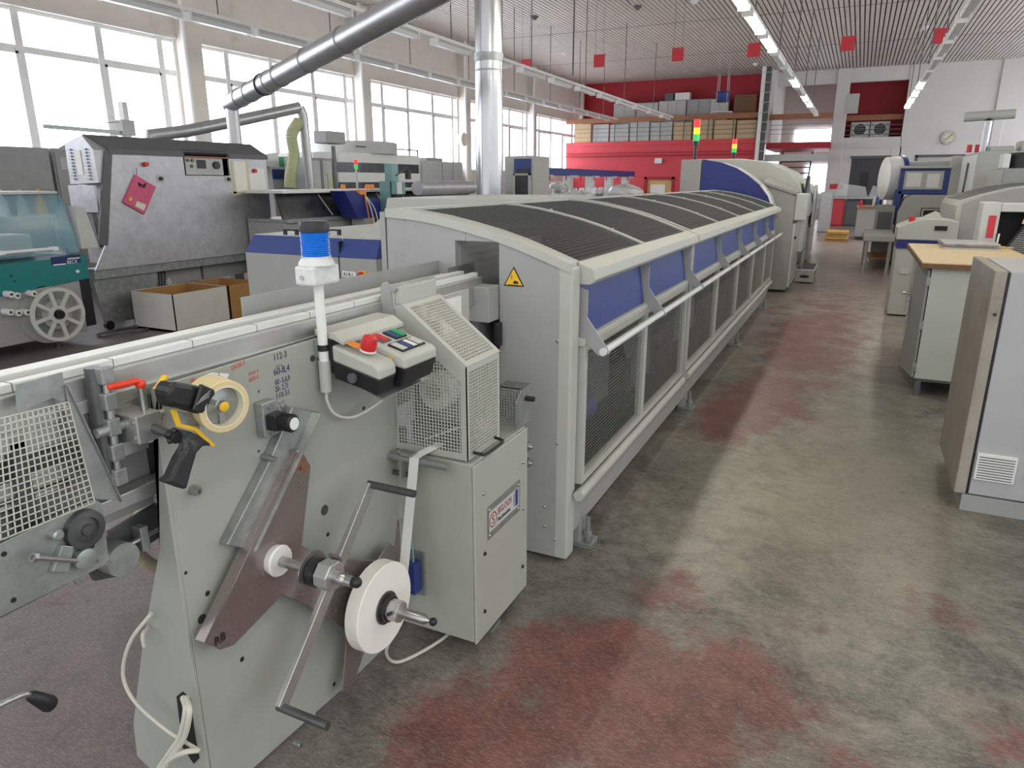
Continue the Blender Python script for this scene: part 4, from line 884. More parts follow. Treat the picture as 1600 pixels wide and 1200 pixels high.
part('button_housing_base', MB().prism([(-1.50, 1.33), (-1.285, 1.30), (-1.31, 1.235), (-1.50, 1.27)], 'y', 1.88, 2.07), 'black', W, .004)
def on_panel(t, y, h=0.0):       # point on the sloping top: t from back (0) to front (1)
    x = -1.485+t*.185; z = 1.398-t*.051; return Vector((x+h*.266, y, z+h*.964))
def pad(name, t0, t1, y0, y1, h, m_, par):
    a = [on_panel(t0, y0), on_panel(t1, y0), on_panel(t1, y1), on_panel(t0, y1)]
    n = Vector((.266, 0, .964))*h
    return part(name, MB().loft([v+n*(-.1) for v in a], [v+n for v in a]), m_, par, .001)
pad('button_row', .2, .52, 1.98, 2.045, .006, 'black', CB2); pad('green_button', .22, .5, 2.015, 2.043, .010, 'green', CB2); pad('blue_label', .22, .5, 1.985, 2.01, .0075, 'blue', CB2)
pad('button_row', .22, .5, 1.905, 1.955, .006, 'dkgrey', CB2); pad('red_button', .2, .48, 1.915, 1.945, .010, 'red', CB2)
pad('button_row', .6, .93, 1.905, 2.045, .006, 'black', CB2); pad('selector_face', .64, .9, 1.91, 1.94, .009, 'board', CB2); pad('blue_label', .64, .9, 1.95, 1.972, .0075, 'blue', CB2)
pad('white_label', .64, .9, 1.98, 2.0, .0075, 'white', CB2); pad('selector_face', .64, .9, 2.01, 2.038, .009, 'board', CB2)
pad('yellow_label', .15, .4, 1.79, 1.83, -.004+.006, 'orange', CB1); pad('yellow_dot', .92, .99, 1.82, 1.838, .0, 'yellow', CB1)
b0 = on_panel(.52, 1.818, -.005); bn = Vector((.266, 0, .964))
part('stop_collar', MB().lathe(b0, bn, [(0, .027), (.006, .027)], 26), 'white', CB1, smooth=True)
part('stop_button', MB().lathe(b0+bn*.006, bn, [(0, .0255), (.01, .0265), (.035, .025), (.043, .023), (.046, .015), (.046, 0.001)], 30), 'red', CB1, smooth=True)
# beacon post
bp_ = Vector((-1.53, 1.765, 0))
post = part('beacon_post', MB().cyl((bp_.x, bp_.y, 1.27), (bp_.x, bp_.y, 1.585), .016, n=20), 'white', W, smooth=True)
part('post_clamp', MB().cyl((bp_.x, bp_.y, 1.365), (bp_.x, bp_.y, 1.385), .019, n=20), 'black', post, smooth=True)
part('post_sleeve', MB().cyl((bp_.x, bp_.y, 1.225), (bp_.x, bp_.y, 1.33), .0195, n=20), 'cream', post, smooth=True)
part('post_bracket', MB().box(XW, bp_.x, bp_.y-.012, bp_.y+.012, 1.34, 1.4), 'galv', post)
jb = part('junction_box', MB().box(bp_.x-.04, bp_.x+.04, bp_.y-.062, bp_.y+.062, 1.585, 1.645), 'film', W, .008)
part('film_gather', MB().lathe((bp_.x, bp_.y, 1.645), UZ, [(0, .058), (.012, .054), (.022, .046), (.028, .047)], 24), 'film', W, smooth=True)
part('box_screw', MB().lathe((bp_.x-.01, bp_.y-.062, 1.61), -UY, [(0, .008), (.003, .008)], 12), 'steel', W)
rb = [(0, .043)]
for k in range(12): rb += [(.004+k*.0065, .0455), (.0075+k*.0065, .043)]
part('beacon_lens', MB().lathe((bp_.x, bp_.y, 1.668), UZ, rb, 32), 'beacon', W, smooth=True)
part('beacon_cap', MB().lathe((bp_.x, bp_.y, 1.748), UZ, [(0, .046), (.02, .047), (.03, .044), (.033, .036)], 32), 'black', W, smooth=True)
cpth = [(bp_.x, bp_.y, 1.23), (bp_.x, bp_.y, 1.19), (bp_.x+.005, bp_.y+.03, 1.135), (-1.52, 1.88, 1.10), (-1.5, 1.98, 1.115), (-1.45, 2.02, 1.17), (-1.42, 2.03, 1.24)]
part('panel_cable', MB().tube(smooth_path(cpth, 8), .0055, 10), 'cable', W, smooth=True)
# loose cables at the foot
for k, (pts, yy) in enumerate([([(237, 958), (206, 998), (193, 1038), (196, 1070), (216, 1102), (262, 1142), (312, 1173)], 1.12), ([(286, 1090), (290, 1110), (281, 1150), (262, 1180), (238, 1215)], 1.1), ([(291, 1090), (296, 1112), (288, 1152), (268, 1182), (246, 1215)], 1.1), ([(310, 1172), (286, 1176), (262, 1190), (244, 1215)], 1.1), ([(232, 980), (223, 992), (225, 1010)], 1.14)]):
    part('cable', MB().tube(smooth_path([at(a, b, Y=yy-(.03 if 0 < q < 6 else 0)) for q, (a, b) in enumerate(pts)], 8), .0055 if k in (0, 4) else .008, 8), 'cable', W, smooth=True)
o = part('floor_cable', MB().tube(smooth_path([(-1.62, 2.25, .01), (-1.56, 2.05, .012), (-1.48, 2.0, .012), (-1.42, 2.1, .012), (-1.38, 2.26, .012), (-1.4, 2.45, .012)], 8), .007, 8), 'cable', smooth=True)
tag(o, 'pale cable curving out over the floor from beneath the drive cabinet', 'cable')

# paper reel and its strip
R = thing('paper_reel', 'round reel of white paper strip clamped on the lower turret axle', 'reel', (-1.43, A2.y, A2.z))
part('paper_roll', MB().lathe((XO-.058, A2.y, A2.z), UX, [(0, .06), (0, .165), (.003, .168), (.055, .168), (.058, .165), (.058, .06)], 64, False), 'paper', R, smooth=True)
ys = Vector((0, 1, 0)); s0 = Vector((-1.43, A2.y+.163, A2.z+.03)); s1 = Vector((-1.43, 2.12, .872)); sw = Vector((.021, 0, 0)); tn = Vector((0, .0012, 0))
sm = MB(); sm.loft([s0-sw, s0+sw, s0+sw+tn, s0-sw+tn], [s1-sw, s1+sw, s1+sw+tn, s1-sw+tn])
s2 = Vector((-1.43, 2.15, .874)); s3 = Vector((-1.38, 2.24, .9)); tz = Vector((0, 0, .0012))
sm.loft([s1-sw, s1+sw, s1+sw+tz, s1-sw+tz], [s2-sw, s2+sw, s2+sw+tz, s2-sw+tz]); sm.loft([s2-sw, s2+sw, s2+sw+tz, s2-sw+tz], [s3-sw, s3+sw, s3+sw+tz, s3-sw+tz])
part('paper_strip', sm, 'white', R)

# tape dispenser gun hanging on the bracket knob
D_ = thing('tape_dispenser', 'black handheld tape dispenser gun holding a wide roll of buff tape', 'tape dispenser', tuple(at(310, 690, X=-1.44)))
rc = at(352, 636, X=-1.375)
rd = Vector((1, -.22, -.05)).normalized()
ro = rc-rd*.075
part('tape_roll', MB().lathe(ro, rd, [(0, .054), (0, .068), (.073, .068), (.075, .066), (.075, .054), (0, .054)], 48, False), 'tape', D_, smooth=True)
part('tape_core', MB().lathe(ro+rd*.002, rd, [(.0, .050), (0, .0545), (.074, .0545), (.074, .0505), (0, .0495)], 40, False), 'tapeside', D_, smooth=True)
part('roll_hub', MB().lathe(ro+rd*.02, rd, [(0, .05), (.03, .049), (.032, .025), (.04, .014), (.05, .014)], 30), 'galv', D_, smooth=True)
part('hub_pin', MB().lathe(ro+rd*.06, rd, [(0, .013), (.012, .013), (.014, .009)], 20), 'yellow', D_, smooth=True)
hubv = MB()
for k in range(3):
    a = 2*math.pi*k/3+.5; v = (UY*math.cos(a)+UZ*math.sin(a)); hubv.bar(ro+rd*.04, ro+rd*.04+v*.05, .014, .03, rd)
part('hub_spokes', hubv, 'steel', D_)
def gp(px, py, X): return at(px, py, X=X)
def slab(name, pix, X, th, m_, bev=.004, **k):
    return part(name, MB().prism(yz(pix, X), 'x', X-th, X), m_, D_, bev, **k)
slab('brush_cover', [(262, 612), (272, 596), (312, 603), (338, 612), (322, 650), (300, 643), (268, 636)], -1.385, .055, 'black', .012)
slab('cheek', [(303, 640), (316, 600), (336, 609), (337, 616), (316, 643), (307, 646)], -1.372, .012, 'black', .004)
for k in range(3):
    a, b = gp(307+k*3, 632-k*4, -1.3715), gp(327+k*1, 619-k*4.5, -1.3715); part('cheek_stripe', MB().bar(a, b, .001, .0015, UX), 'board', D_)
part('yellow_plate', MB().prism(yz([(267, 612), (282, 590), (285, 592), (270, 614)], -1.38), 'x', -1.44, -1.425), 'yellow', D_)
slab('metal_frame', [(268, 640), (276, 640), (283, 662), (308, 668), (337, 696), (332, 698), (303, 673), (278, 667)], -1.41, .006, 'yellow', .0)
slab('metal_bracket', [(270, 640), (310, 648), (312, 672), (282, 663)], -1.425, .004, 'galv', .0)
hp_ = yz([(285, 672), (300, 675), (316, 682), (337, 697), (318, 697), (308, 708), (300, 735), (292, 766), (256, 753), (268, 745), (280, 718), (292, 698)], -1.41)
part('handle', MB().prism(hp_, 'x', -1.442, -1.408), 'blackdust', D_, .008)

# clamp bracket left of the winder
kx, ky = -1.5, .04
cl = part('clamp_block', MB().box(kx-.1, kx, 1.01+ky, 1.08+ky, 1.285, 1.355), 'alu', W, .003)
for z in (1.30, 1.34): part('block_screw', MB().lathe((kx-.015, 1.01+ky, z), -UY, [(0, .006), (.003, .006), (.003, .003), (.001, .003)], 12), 'steel', cl)
part('clamp_rod', MB().cyl((kx-.05, .98, 1.33), (kx-.05, 1.16, 1.33), .012, n=16), 'galv', cl, smooth=True)
part('star_knob_stem', MB().cyl((kx, 1.055+ky, 1.315), (kx+.05, 1.055+ky, 1.307), .011, n=16), 'dark_steel', cl, smooth=True)
sk = MB().cyl((kx+.05, 1.055+ky, 1.307), (kx+.08, 1.055+ky, 1.302), .013, n=14)
for k in range(5):
    a = 2*math.pi*k/5; sk.sphere((kx+.065, 1.055+ky+.014*math.cos(a), 1.304+.014*math.sin(a)), .008, 8)
part('star_knob', sk, 'black', cl, smooth=True)
part('lever_stem', MB().cyl((kx-.04, 1.105, 1.355), (kx-.04, 1.105, 1.42), .009, n=14), 'steel', cl, smooth=True)
part('clamp_lever', MB().tube(smooth_path([(kx-.04, 1.107, 1.405), (kx-.04, 1.105, 1.422), (kx-.04, 1.09, 1.431), (kx-.04, 1.06, 1.431), (kx-.04, 1.03, 1.434)], 5), .0085, 12).sphere((kx-.04, 1.105, 1.42), .013, 12).sphere((kx-.04, 1.028, 1.434), .009, 10), 'redlever', cl, smooth=True)

# ================================================================ THE BOOK CONVEYOR running into the cage
C_ = thing('book_conveyor', 'waist-high aluminium rail conveyor leading into the caged tunnel', 'conveyor', (-1.75, 1.5, 0))
ya, yb = -.9, 3.02
part('outer_rail', MB().box(-1.655, -1.625, ya, yb, 1.455, 1.475).box(-1.652, -1.63, ya, yb, 1.40, 1.455), 'alu_white', C_, .002)
part('inner_rail', MB().box(-1.735, -1.70, ya, yb, 1.455, 1.478).box(-1.73, -1.705, ya, yb, 1.38, 1.455), 'alu_white', C_, .002)
part('far_rail', MB().box(-1.83, -1.80, ya, yb, 1.44, 1.46), 'alu_white', C_, .002)
part('side_profile', MB().box(-1.605, -1.59, ya, 2.05, 1.37, 1.402).box(-1.622, -1.6, ya, yb, 1.33, 1.455), 'alu', C_, .002)
part('slide_plate', MB().box(-1.70, -1.66, ya, yb, 1.38, 1.4), 'alu', C_)
part('back_screen', MB().box(-1.86, -1.855, 1.75, 3.3, 1.42, 1.52), 'grey', C_)
part('lower_profile', MB().box(-1.7, -1.62, ya, 1.16, 1.22, 1.26).box(-1.68, -1.63, ya, 1.3, 1.08, 1.12), 'alu', C_, .003)
part('lower_beam', MB().box(-1.86, -1.66, 1.22, 3.0, .98, 1.03), 'grey', C_, .004)
part('chain_guide', MB().box(-1.86, -1.7, ya, 2.9, 1.1, 1.2), 'dark_steel', C_)
for y in (.25, 2.7): part('support_leg', MB().box(-1.86, -1.78, y, y+.08, 0, 1.1), 'grey', C_, .004)
for k in range(12):
    y = -.1+k*.24; part('tread_joint', MB().box(-1.6555, -1.6245, y, y+.002, 1.4555, 1.4757), 'dkgrey', C_)
# hinge column with stacked knuckles
part('hinge_column', MB().cyl(at(146, 574, X=-1.58), at(168, 742, X=-1.58), .021, n=24), 'dark_steel', C_, smooth=True)
k0, k1 = at(163, 578, X=-1.55), at(187, 750, X=-1.55)
for k in range(5):
    c = k0.lerp(k1, .04+k*.23); part('hinge_knuckle', MB().box(c.x-.014, c.x+.012, c.y-.016, c.y+.016, c.z-.023, c.z+.02), 'galv', C_, .004)
part('hinge_pin', MB().cyl(k0, k1, .0095, n=14), 'steel', C_, smooth=True)
part('middle_profile', MB().box(-1.69, -1.63, ya, 1.16, 1.31, 1.335), 'alu_white', C_, .002)
part('lower_web', MB().box(-1.72, -1.69, ya, 1.2, 1.03, 1.4), 'grey', C_)
# lower chassis, stop block, corrugated hose
part('chassis_plate', MB().prism([(.97, 1.0), (1.2, 1.03), (1.2, .93), (1.12, .92), (1.05, .88), (.99, .9)], 'x', -1.69, -1.675), 'dark_steel', C_)
part('side_roller', MB().cyl((-1.68, 1.04, .95), (-1.62, 1.04, .95), .045, n=26), 'galv', C_, smooth=True)
part('stop_block', MB().box(-1.675, -1.64, 1.11, 1.135, .93, 1.0), 'galv', C_, .003)
part('stop_bolt', MB().cyl((-1.65, 1.05, .965), (-1.65, 1.2, .97), .007, n=10), 'steel', C_)
o = part('corrugated_hose', MB().tube(smooth_path([(-1.9, 1.45, .98), (-1.92, 1.36, .93), (-1.96, 1.3, .82), (-1.95, 1.32, .72), (-1.9, 1.42, .6)], 8), .02, 14), 'hose_old', C_, smooth=True)
part('white_bin', MB().lathe((-1.95, 1.55, .72), UZ, [(0, .06), (.26, .09)], 24), 'white', C_, smooth=True)

# ---------------------------------------------------------------- left guard with wire mesh
LG = thing('mesh_guard_unit', 'galvanised guard plate with white wire mesh at the left edge', 'machine guard', (-1.58, .75, .9))
X_ = -1.56
gp0 = yz([(0, 652), (97, 604), (150, 655), (225, 785), (172, 800), (172, 880), (0, 967)], X_)
fx = MB()
p_tl, p_tr, p_br, p_bl = at(-60, 640, X=X_), at(105, 607, X=X_), at(148, 775, X=X_), at(-60, 860, X=X_)
part('top_plate', MB().prism(yz([(28, 602), (100, 582), (108, 632), (85, 622), (30, 645)], X_), 'x', X_-.01, X_-.006), 'galv', LG)
m_ = MB(); m_.grid(p_tl+Vector((0, 0, .04)), p_tr-p_tl, p_bl-p_tl, 13, 12, .0032)
u_ = (at(107, 612, X=X_)-at(-60, 652, X=X_)); v_ = (at(-50, 860, X=X_)-at(-60, 652, X=X_))
m_ = MB(); o_ = at(-60, 668, X=X_); uu = at(107, 628, X=X_)-o_; vv = at(-60, 868, X=X_)-o_; ub = at(148, 785, X=X_)-at(-60, 868, X=X_)
nU, nV = 19, 17
for i in range(nU+1):
    a = o_+uu*(i/nU); b = o_+vv+ub*(i/nU); m_.bar(a, b, .0023, .0023, UX)
for j in range(nV+1):
    t = j/nV; a = o_+vv*t; b = (o_+uu)*(1-t)+(o_+vv+ub)*t; m_.bar(a, b, .0023, .0023, UX)
part('wire_mesh', m_, 'whitewire', LG)
part('slanted_fin', MB().prism(yz([(103, 600), (110, 612), (189, 782), (146, 780), (106, 628)], X_), 'x', X_-.004, X_), 'galv', LG, .001)
part('fin_edge', MB().bar(at(104, 602, X=X_), at(189, 783, X=X_), .004, .012, UX), 'steel', LG)
part('bearing_plate', MB().prism(yz([(-70, 885), (148, 780), (160, 787), (172, 880), (-70, 1000)], X_), 'x', X_-.012, X_-.002), 'galv', LG, .001)
c_ = at(130, 826, X=X_); part('grooved_disc', MB().lathe((X_-.002, c_.y, c_.z), UX, [(0, .048), (.016, .046), (.018, .03), (.012, .028), (.014, .014), (.02, .012)], 32), 'dark_steel', LG, smooth=True)
c_ = at(84, 834, X=X_); part('spacer', MB().lathe((X_-.002, c_.y, c_.z), UX, [(0, .013), (.02, .013), (.024, .009)], 16), 'galv', LG, smooth=True)
c_ = at(128, 872, X=X_); part('eccentric', MB().lathe((X_-.002, c_.y, c_.z), UX, [(0, .026), (.02, .026), (.022, .02)], 24), 'galv', LG, smooth=True)
part('clamp_plate', MB().prism(yz([(92, 850), (110, 852), (102, 893), (76, 892)], X_), 'x', X_-.002, X_+.014), 'galv', LG, .002)
a, b = at(50, 871, X=X_+.03), at(120, 876, X=X_+.018); part('long_bolt', MB().cyl(a, b, .006, n=12).cyl(a, a+(b-a)*.09, .011, n=6), 'steel', LG)
for px, py in [(103, 861), (95, 888), (137, 871), (148, 876), (169, 881), (121, 908), (160, 835)]:
    c_ = at(px, py, X=X_); part('socket_screw', MB().lathe((X_-.002, c_.y, c_.z), UX, [(0, .0075), (.01, .0075), (.01, .004), (.006, .004), (.006, .0004)], 12), 'steel', LG)
for px, py in [(7, 866), (22, 938), (145, 853)]:
    c_ = at(px, py, X=X_); part('plate_hole', MB().lathe((X_-.002, c_.y, c_.z), UX, [(0, .006), (.001, .006)], 12), 'dark', LG)
part('clear_strip', MB().box(X_-.02, X_-.012, .55, .86, 1.36, 1.38), 'clear', LG)
# things behind the mesh
part('inner_frame', MB().box(-1.66, -1.64, .3, .95, .95, .97).box(-1.66, -1.6, .82, .85, .98, 1.4), 'dark_steel', LG)
part('inner_roller', MB().cyl((-1.64, .3, 1.2), (-1.64, .95, 1.2), .012).cyl((-1.66, .3, 1.3), (-1.66, .95, 1.3), .014), 'steel', LG)
# crank handle entering at the lower left
o = thing('crank_handle', 'bent steel lever with a black grip at the bottom left corner', 'lever', (-1.5, .78, .6))
h1, h2, h3, h4 = at(-60, 1130, X=-1.45), at(30, 1088, X=-1.45), at(46, 1086, X=-1.45), at(80, 1101, X=-1.45)
part('lever_rod', MB().tube(smooth_path([h1, h2, h3, h3.lerp(h4, .2)], 5), .006, 12), 'steel', o, smooth=True)
part('grip', MB().lathe(h3, h4-h3, [(0, .008), (.006, .012), ((h4-h3).length*.85, .018), ((h4-h3).length, .016)], 18), 'black', o, smooth=True)

# ================================================================ RIGHT SIDE OF THE AISLE
N_ = thing('electrical_cabinet', 'large pale grey electrical cabinet with stained side door at the right edge', 'cabinet', (1.2, 5.1, 0))
part('body', MB().box(.80, 2.2, 4.63, 5.5, .115, 1.425), 'cabgrey', N_, .004)
part('plinth', MB().box(.77, 2.2, 4.635, 5.48, 0, .105), 'grey', N_, .003)
dr = part('door', MB().box(.725, .785, 4.625, 5.5, .11, 1.43), 'dirtydoor', N_, .006)
part('door_seal', MB().box(.785, .80, 4.64, 5.49, .12, 1.42), 'black', N_)
part('door_lock', MB().cyl((.76, 4.62, 1.19), (.76, 4.625, 1.19), .009, n=12), 'black', dr)
part('door_hinge', MB().cyl((.76, 5.5, .3), (.76, 5.5, .36), .012), 'black', dr)
vp = [at(1528, 707, Y=4.62), at(1581, 757, Y=4.62)]
vn = part('vent', MB().box(vp[0].x, vp[1].x+.005, 4.612, 4.63, vp[1].z, vp[0].z), 'white', N_, .003)
vs_ = MB()
for k in range(9): vs_.box(vp[0].x+.012, vp[1].x-.006, 4.609, 4.614, vp[1].z+.012+k*(vp[0].z-vp[1].z-.02)/9, vp[1].z+.017+k*(vp[0].z-vp[1].z-.02)/9)
part('vent_slots', vs_, 'dkgrey', vn)
part('gland', MB().cyl((1.09, 4.6, .27), (1.09, 4.63, .27), .02, n=14), 'white', N_, smooth=True)

K = thing('work_cabinet', 'worn white cabinet with pale wooden worktop and half open side door', 'workbench', (1.0, 8.2, 0))
part('front_panel', MB().box(.66, 1.45, 7.19, 7.23, .165, 1.165), 'worn', K, .002)
part('back_panel', MB().box(.66, 1.45, 9.2, 9.24, .165, 1.165), 'worn', K)
part('side_panel', MB().box(1.4, 1.45, 7.23, 9.2, .165, 1.165).box(.66, .68, 8.1, 9.2, .165, 1.165), 'worn', K)
part('shelf', MB().box(.68, 1.4, 7.23, 9.2, .165, .19), 'dark', K)
part('worktop', MB().box(.575, 1.5, 7.12, 9.3, 1.172, 1.222), 'plywood', K, .003)
part('worktop_edge', MB().box(.572, 1.503, 7.112, 7.12, 1.17, 1.212).box(.567, .575, 7.115, 9.3, 1.17, 1.212), 'woodedge', K)
f_ = MB().box(.68, 1.44, 7.2, 9.22, .14, .165)
part('base_frame', f_, 'dkgrey', K)
for x, y in ((.69, 7.22), (1.36, 7.22), (.69, 9.14), (1.36, 9.14)): part('leg', MB().box(x-.02, x+.03, y-.02, y+.03, 0, .14), 'dkgrey', K, .002)
dA, dB = Vector((.635, 7.2, 0)), Vector((.56, 7.62, 0))
dn = MB(); tv = Vector((.018, .003, 0))
dn.loft([dA+UZ*.17, dB+UZ*.17, dB+UZ*.17+tv, dA+UZ*.17+tv], [dA+UZ*1.15, dB+UZ*1.15, dB+UZ*1.15+tv, dA+UZ*1.15+tv])
do = part('door', dn, 'grey', K, .002)
for z in (.27, .66, 1.05): part('hinge', MB().box(.63, .662, 7.18, 7.192, z-.04, z+.04), 'galv', do)
part('door_handle', MB().cyl(dB+UZ*.88, dB+UZ*.88+Vector((-.07, 0, 0)), .014).box(dB.x-.03, dB.x-.01, dB.y-.03, dB.y+.02, .7, .85), 'steel', do)
s_ = thing('sheet_stack', 'stack of glossy grey printed sheets on the wooden worktop', 'paper stack', (1.1, 8.9, 1.222))
for k, (ox, oy, m_) in enumerate([(0, 0, 'board'), (.01, .02, 'grey'), (-.01, 0, 'turret'), (0, .01, 'stainless')]):
    part('sheet_bundle', MB().box(.86+ox, 1.36+ox, 8.65+oy, 9.2+oy, 1.222+k*.016, 1.237+k*.016), m_, s_, .002)
o = part('screwdriver', MB().cyl((1.38, 8.9, 1.233), (1.52, 8.95, 1.233), .009, n=10), 'pallet'); tag(o, 'small wooden handled tool lying beside the sheet stack', 'tool')

P = thing('beige_feeder', 'beige feeder machine with deep blue stripe behind the work cabinet', 'machine', (.95, 12, 0))
fp = xz([(1403, 355), (1420, 348), (1440, 343), (1465, 342), (1492, 345)], 11.6)
part('lower_body', MB().box(.58, 1.3, 11.62, 12.36, .02, .98), 'cream', P, .01)
part('blue_band', MB().box(.575, 1.3, 11.6, 12.35, .98, 1.1), 'navy', P, .003)
part('upper_body', MB().prism([(fp[0][0], 1.1)]+fp+[(1.3, 1.36), (1.3, 1.1)], 'y', 11.58, 12.36), 'cream', P, .012)
part('slot', MB().box(at(1461, 353, Y=11.57).x, at(1481, 353, Y=11.57).x, 11.565, 11.585, at(1461, 360, Y=11.57).z, at(1461, 353, Y=11.57).z), 'black', P)
part('slanted_hood', MB().prism(xz([(1432, 348), (1450, 338), (1467, 331), (1474, 343), (1474, 350)], 11.9), 'y', 11.9, 12.35), 'cream', P, .01)
part('red_knob', MB().cyl((.73, 11.75, 1.3), (.73, 11.75, 1.42), .04, n=16), 'red', P, smooth=True)
part('side_door', MB().box(.83, 1.28, 11.605, 11.615, .1, .9), 'cream', P)
part('rating_plate', MB().box(.66, .78, 11.6, 11.61, .62, .7), 'board', P)
t = thing('low_conveyor_table', 'narrow pale conveyor table reaching into the aisle on thin legs', 'table', (.6, 17.5, 0))
part('table_top', MB().box(.2, .8, 16.9, 19.3, .68, .8), 'cream', t, .01)
for x, y in ((.28, 17.0), (.28, 19.2), (.72, 17.0)): part('leg', MB().cyl((x, y, 0), (x, y, .68), .035, n=12), 'alu', t, smooth=True)
part('foot_board', MB().box(.35, .8, 17.6, 18.9, .25, .29), 'wood', t)
A = thing('arched_cover_machine', 'machine with long arched grey cover and dark mesh strip at right', 'machine', (2.0, 13.4, 0))
ar = [(x*1.246, 1.9-(1.9-z)*1.246) for x, z in [(1.06, 1.62), (1.1, 1.69), (1.3, 1.76), (1.55, 1.83), (1.8, 1.87), (2.1, 1.89), (2.6, 1.89), (2.9, 1.84)]]
part('cover', MB().prism([(ar[0][0], .1)]+ar+[(ar[-1][0], .1)], 'y', 12.42, 14.7), 'cream', A, .012)
part('front_plate', MB().prism([(1.4, .1), (1.4, 1.58)]+[(x, z-.03) for x, z in ar[2:]]+[(ar[-1][0], .1)], 'y', 12.4, 12.42), 'grey', A)
part('base', MB().box(1.4, 3.5, 12.5, 14.6, 0, .1), 'dkgrey', A)
ms = [(x, z+.006) for x, z in ar[1:]]
for a, b in ((12.6, 13.3), (13.45, 14.5)): part('mesh_strip', MB().loft([(x, a, z) for x, z in ms]+[(x, a, z-.02) for x, z in ms[::-1]], [(x, b, z) for x, z in ms]+[(x, b, z-.02) for x, z in ms[::-1]]), 'dkgrey', A)
B = thing('ribbed_sheet_feeder', 'open grey frame machine holding a big ribbed stack of grey sheets', 'machine', (1.9, 9.5, 0))
part('side_post', MB().box(1.25, 1.42, 9.4, 9.75, 0, 1.68), 'white_paint', B, .01)
part('top_beam', MB().box(1.42, 2.9, 9.41, 9.75, 1.58, 1.67), 'white_paint', B, .01)
part('inner_back', MB().box(1.42, 2.9, 9.72, 9.76, .2, 1.6), 'dark', B)
part('red_label', MB().box(1.32, 1.39, 9.39, 9.4, 1.3, 1.54), 'signred', B)
part('thin_rod', MB().cyl((1.42, 9.36, 1.0), (1.44, 9.38, 1.35), .01), 'white', B)
rs = MB()
for k in range(20):
    z = 1.0+k*.022; o2 = .012*k; c0_ = [(1.46+o2+j*.12, 9.5-.17*math.sin(math.pi*j/8)) for j in range(9)]
    rs.prism([(a, b) for a, b in c0_]+[(c0_[-1][0], 9.66), (c0_[0][0], 9.66)], 'z', z, z+.014)
part('ribbed_stack', rs, 'grey', B)
part('stack_table', MB().box(1.44, 2.7, 9.32, 9.7, .9, 1.0).box(1.5, 2.5, 9.36, 9.68, 0, .9), 'dkgrey', B)
part('slanted_tray', MB().loft([(1.62, 9.34, 1.46), (2.6, 9.34, 1.46), (2.6, 9.34, 1.475), (1.62, 9.34, 1.475)], [(1.7, 9.66, 1.56), (2.7, 9.66, 1.56), (2.7, 9.66, 1.575), (1.7, 9.66, 1.575)]), 'tan', B)
# tall beige cabinet with the pole printer
TC = thing('tall_beige_cabinet', 'tall beige machine cabinet carrying two signal lights and a pole', 'cabinet', (2.5, 18, 0))
xa, xb = at(1530, 237, Y=17).x, at(1600, 237, Y=17).x; zt_ = at(1560, 236, Y=17).z
part('body', MB().box(xa, xb+1.0, 17, 19.3, .02, zt_), 'cream', TC, .02)
part('side_door', MB().box(xa-.02, xa, 17.05, 18.1, .1, zt_-.05), 'white', TC, .006)
part('side_door', MB().box(xa-.02, xa, 18.12, 19.25, .1, zt_-.05), 'white', TC, .006)
part('cable_loop', MB().tube(smooth_path([(xa-.04, 18.0, zt_-.2), (xa-.06, 17.9, zt_-.7), (xa-.05, 18.15, zt_-1.2)], 6), .02), 'dkgrey', TC)
part('top_box', MB().box(xa+.7, xa+1.3, 17.1, 17.8, zt_, zt_+.2).box(xa+.2, xa+.6, 17.2, 17.6, zt_, zt_+.1), 'cream', TC, .02)
for px, lb in ((1514, 0), (1527, 1)):
    p = at(px, 236, Y=17.6); part('signal_light', MB().cyl((p.x, 17.6, zt_+.0), (p.x, 17.6, zt_+.15), .05, n=14), 'red', TC, smooth=True)
pp = at(1541, 205, Y=17.3); pt = at(1545, 186, Y=17.3)
part('pole', MB().cyl((pp.x, 17.3, zt_), (pt.x, 17.3, pt.z), .07, n=16), 'duct', TC, smooth=True)
part('arm_joint', MB().sphere((pt.x, 17.3, pt.z), .08, 12), 'black', TC, smooth=True)
part('arm', MB().cyl((pt.x-.42, 17.3, pt.z+.05), (pt.x+.42, 17.3, pt.z+.08), .09, n=16), 'cream', TC, smooth=True)
SB = thing('low_grey_cabinet', 'low grey cabinet pair in front of the tall beige cabinet', 'cabinet', (3, 15.6, 0))
xa2 = at(1570, 265, Y=14.8).x
part('body', MB().box(xa2, xa2+1.2, 14.8, 16.4, 0, at(1570, 263, Y=14.8).z), 'grey', SB, .01)
part('side_door', MB().box(xa2-.02, xa2, 14.85, 15.6, .1, at(1570, 265, Y=14.8).z), 'cream', SB, .005)
part('side_door', MB().box(xa2-.02, xa2, 15.62, 16.38, .1, at(1570, 265, Y=14.8).z), 'cream', SB, .005)
zq = at(1570, 263, Y=14.8).z; part('drum', MB().cyl((xa2+.3, 15.2, zq), (xa2+.3, 15.2, zq+.26), .22, n=24), 'black', SB, smooth=True); part('drum_guard', MB().box(xa2-.02, xa2+.08, 14.95, 15.4, zq, zq+.24), 'white', SB, .02)
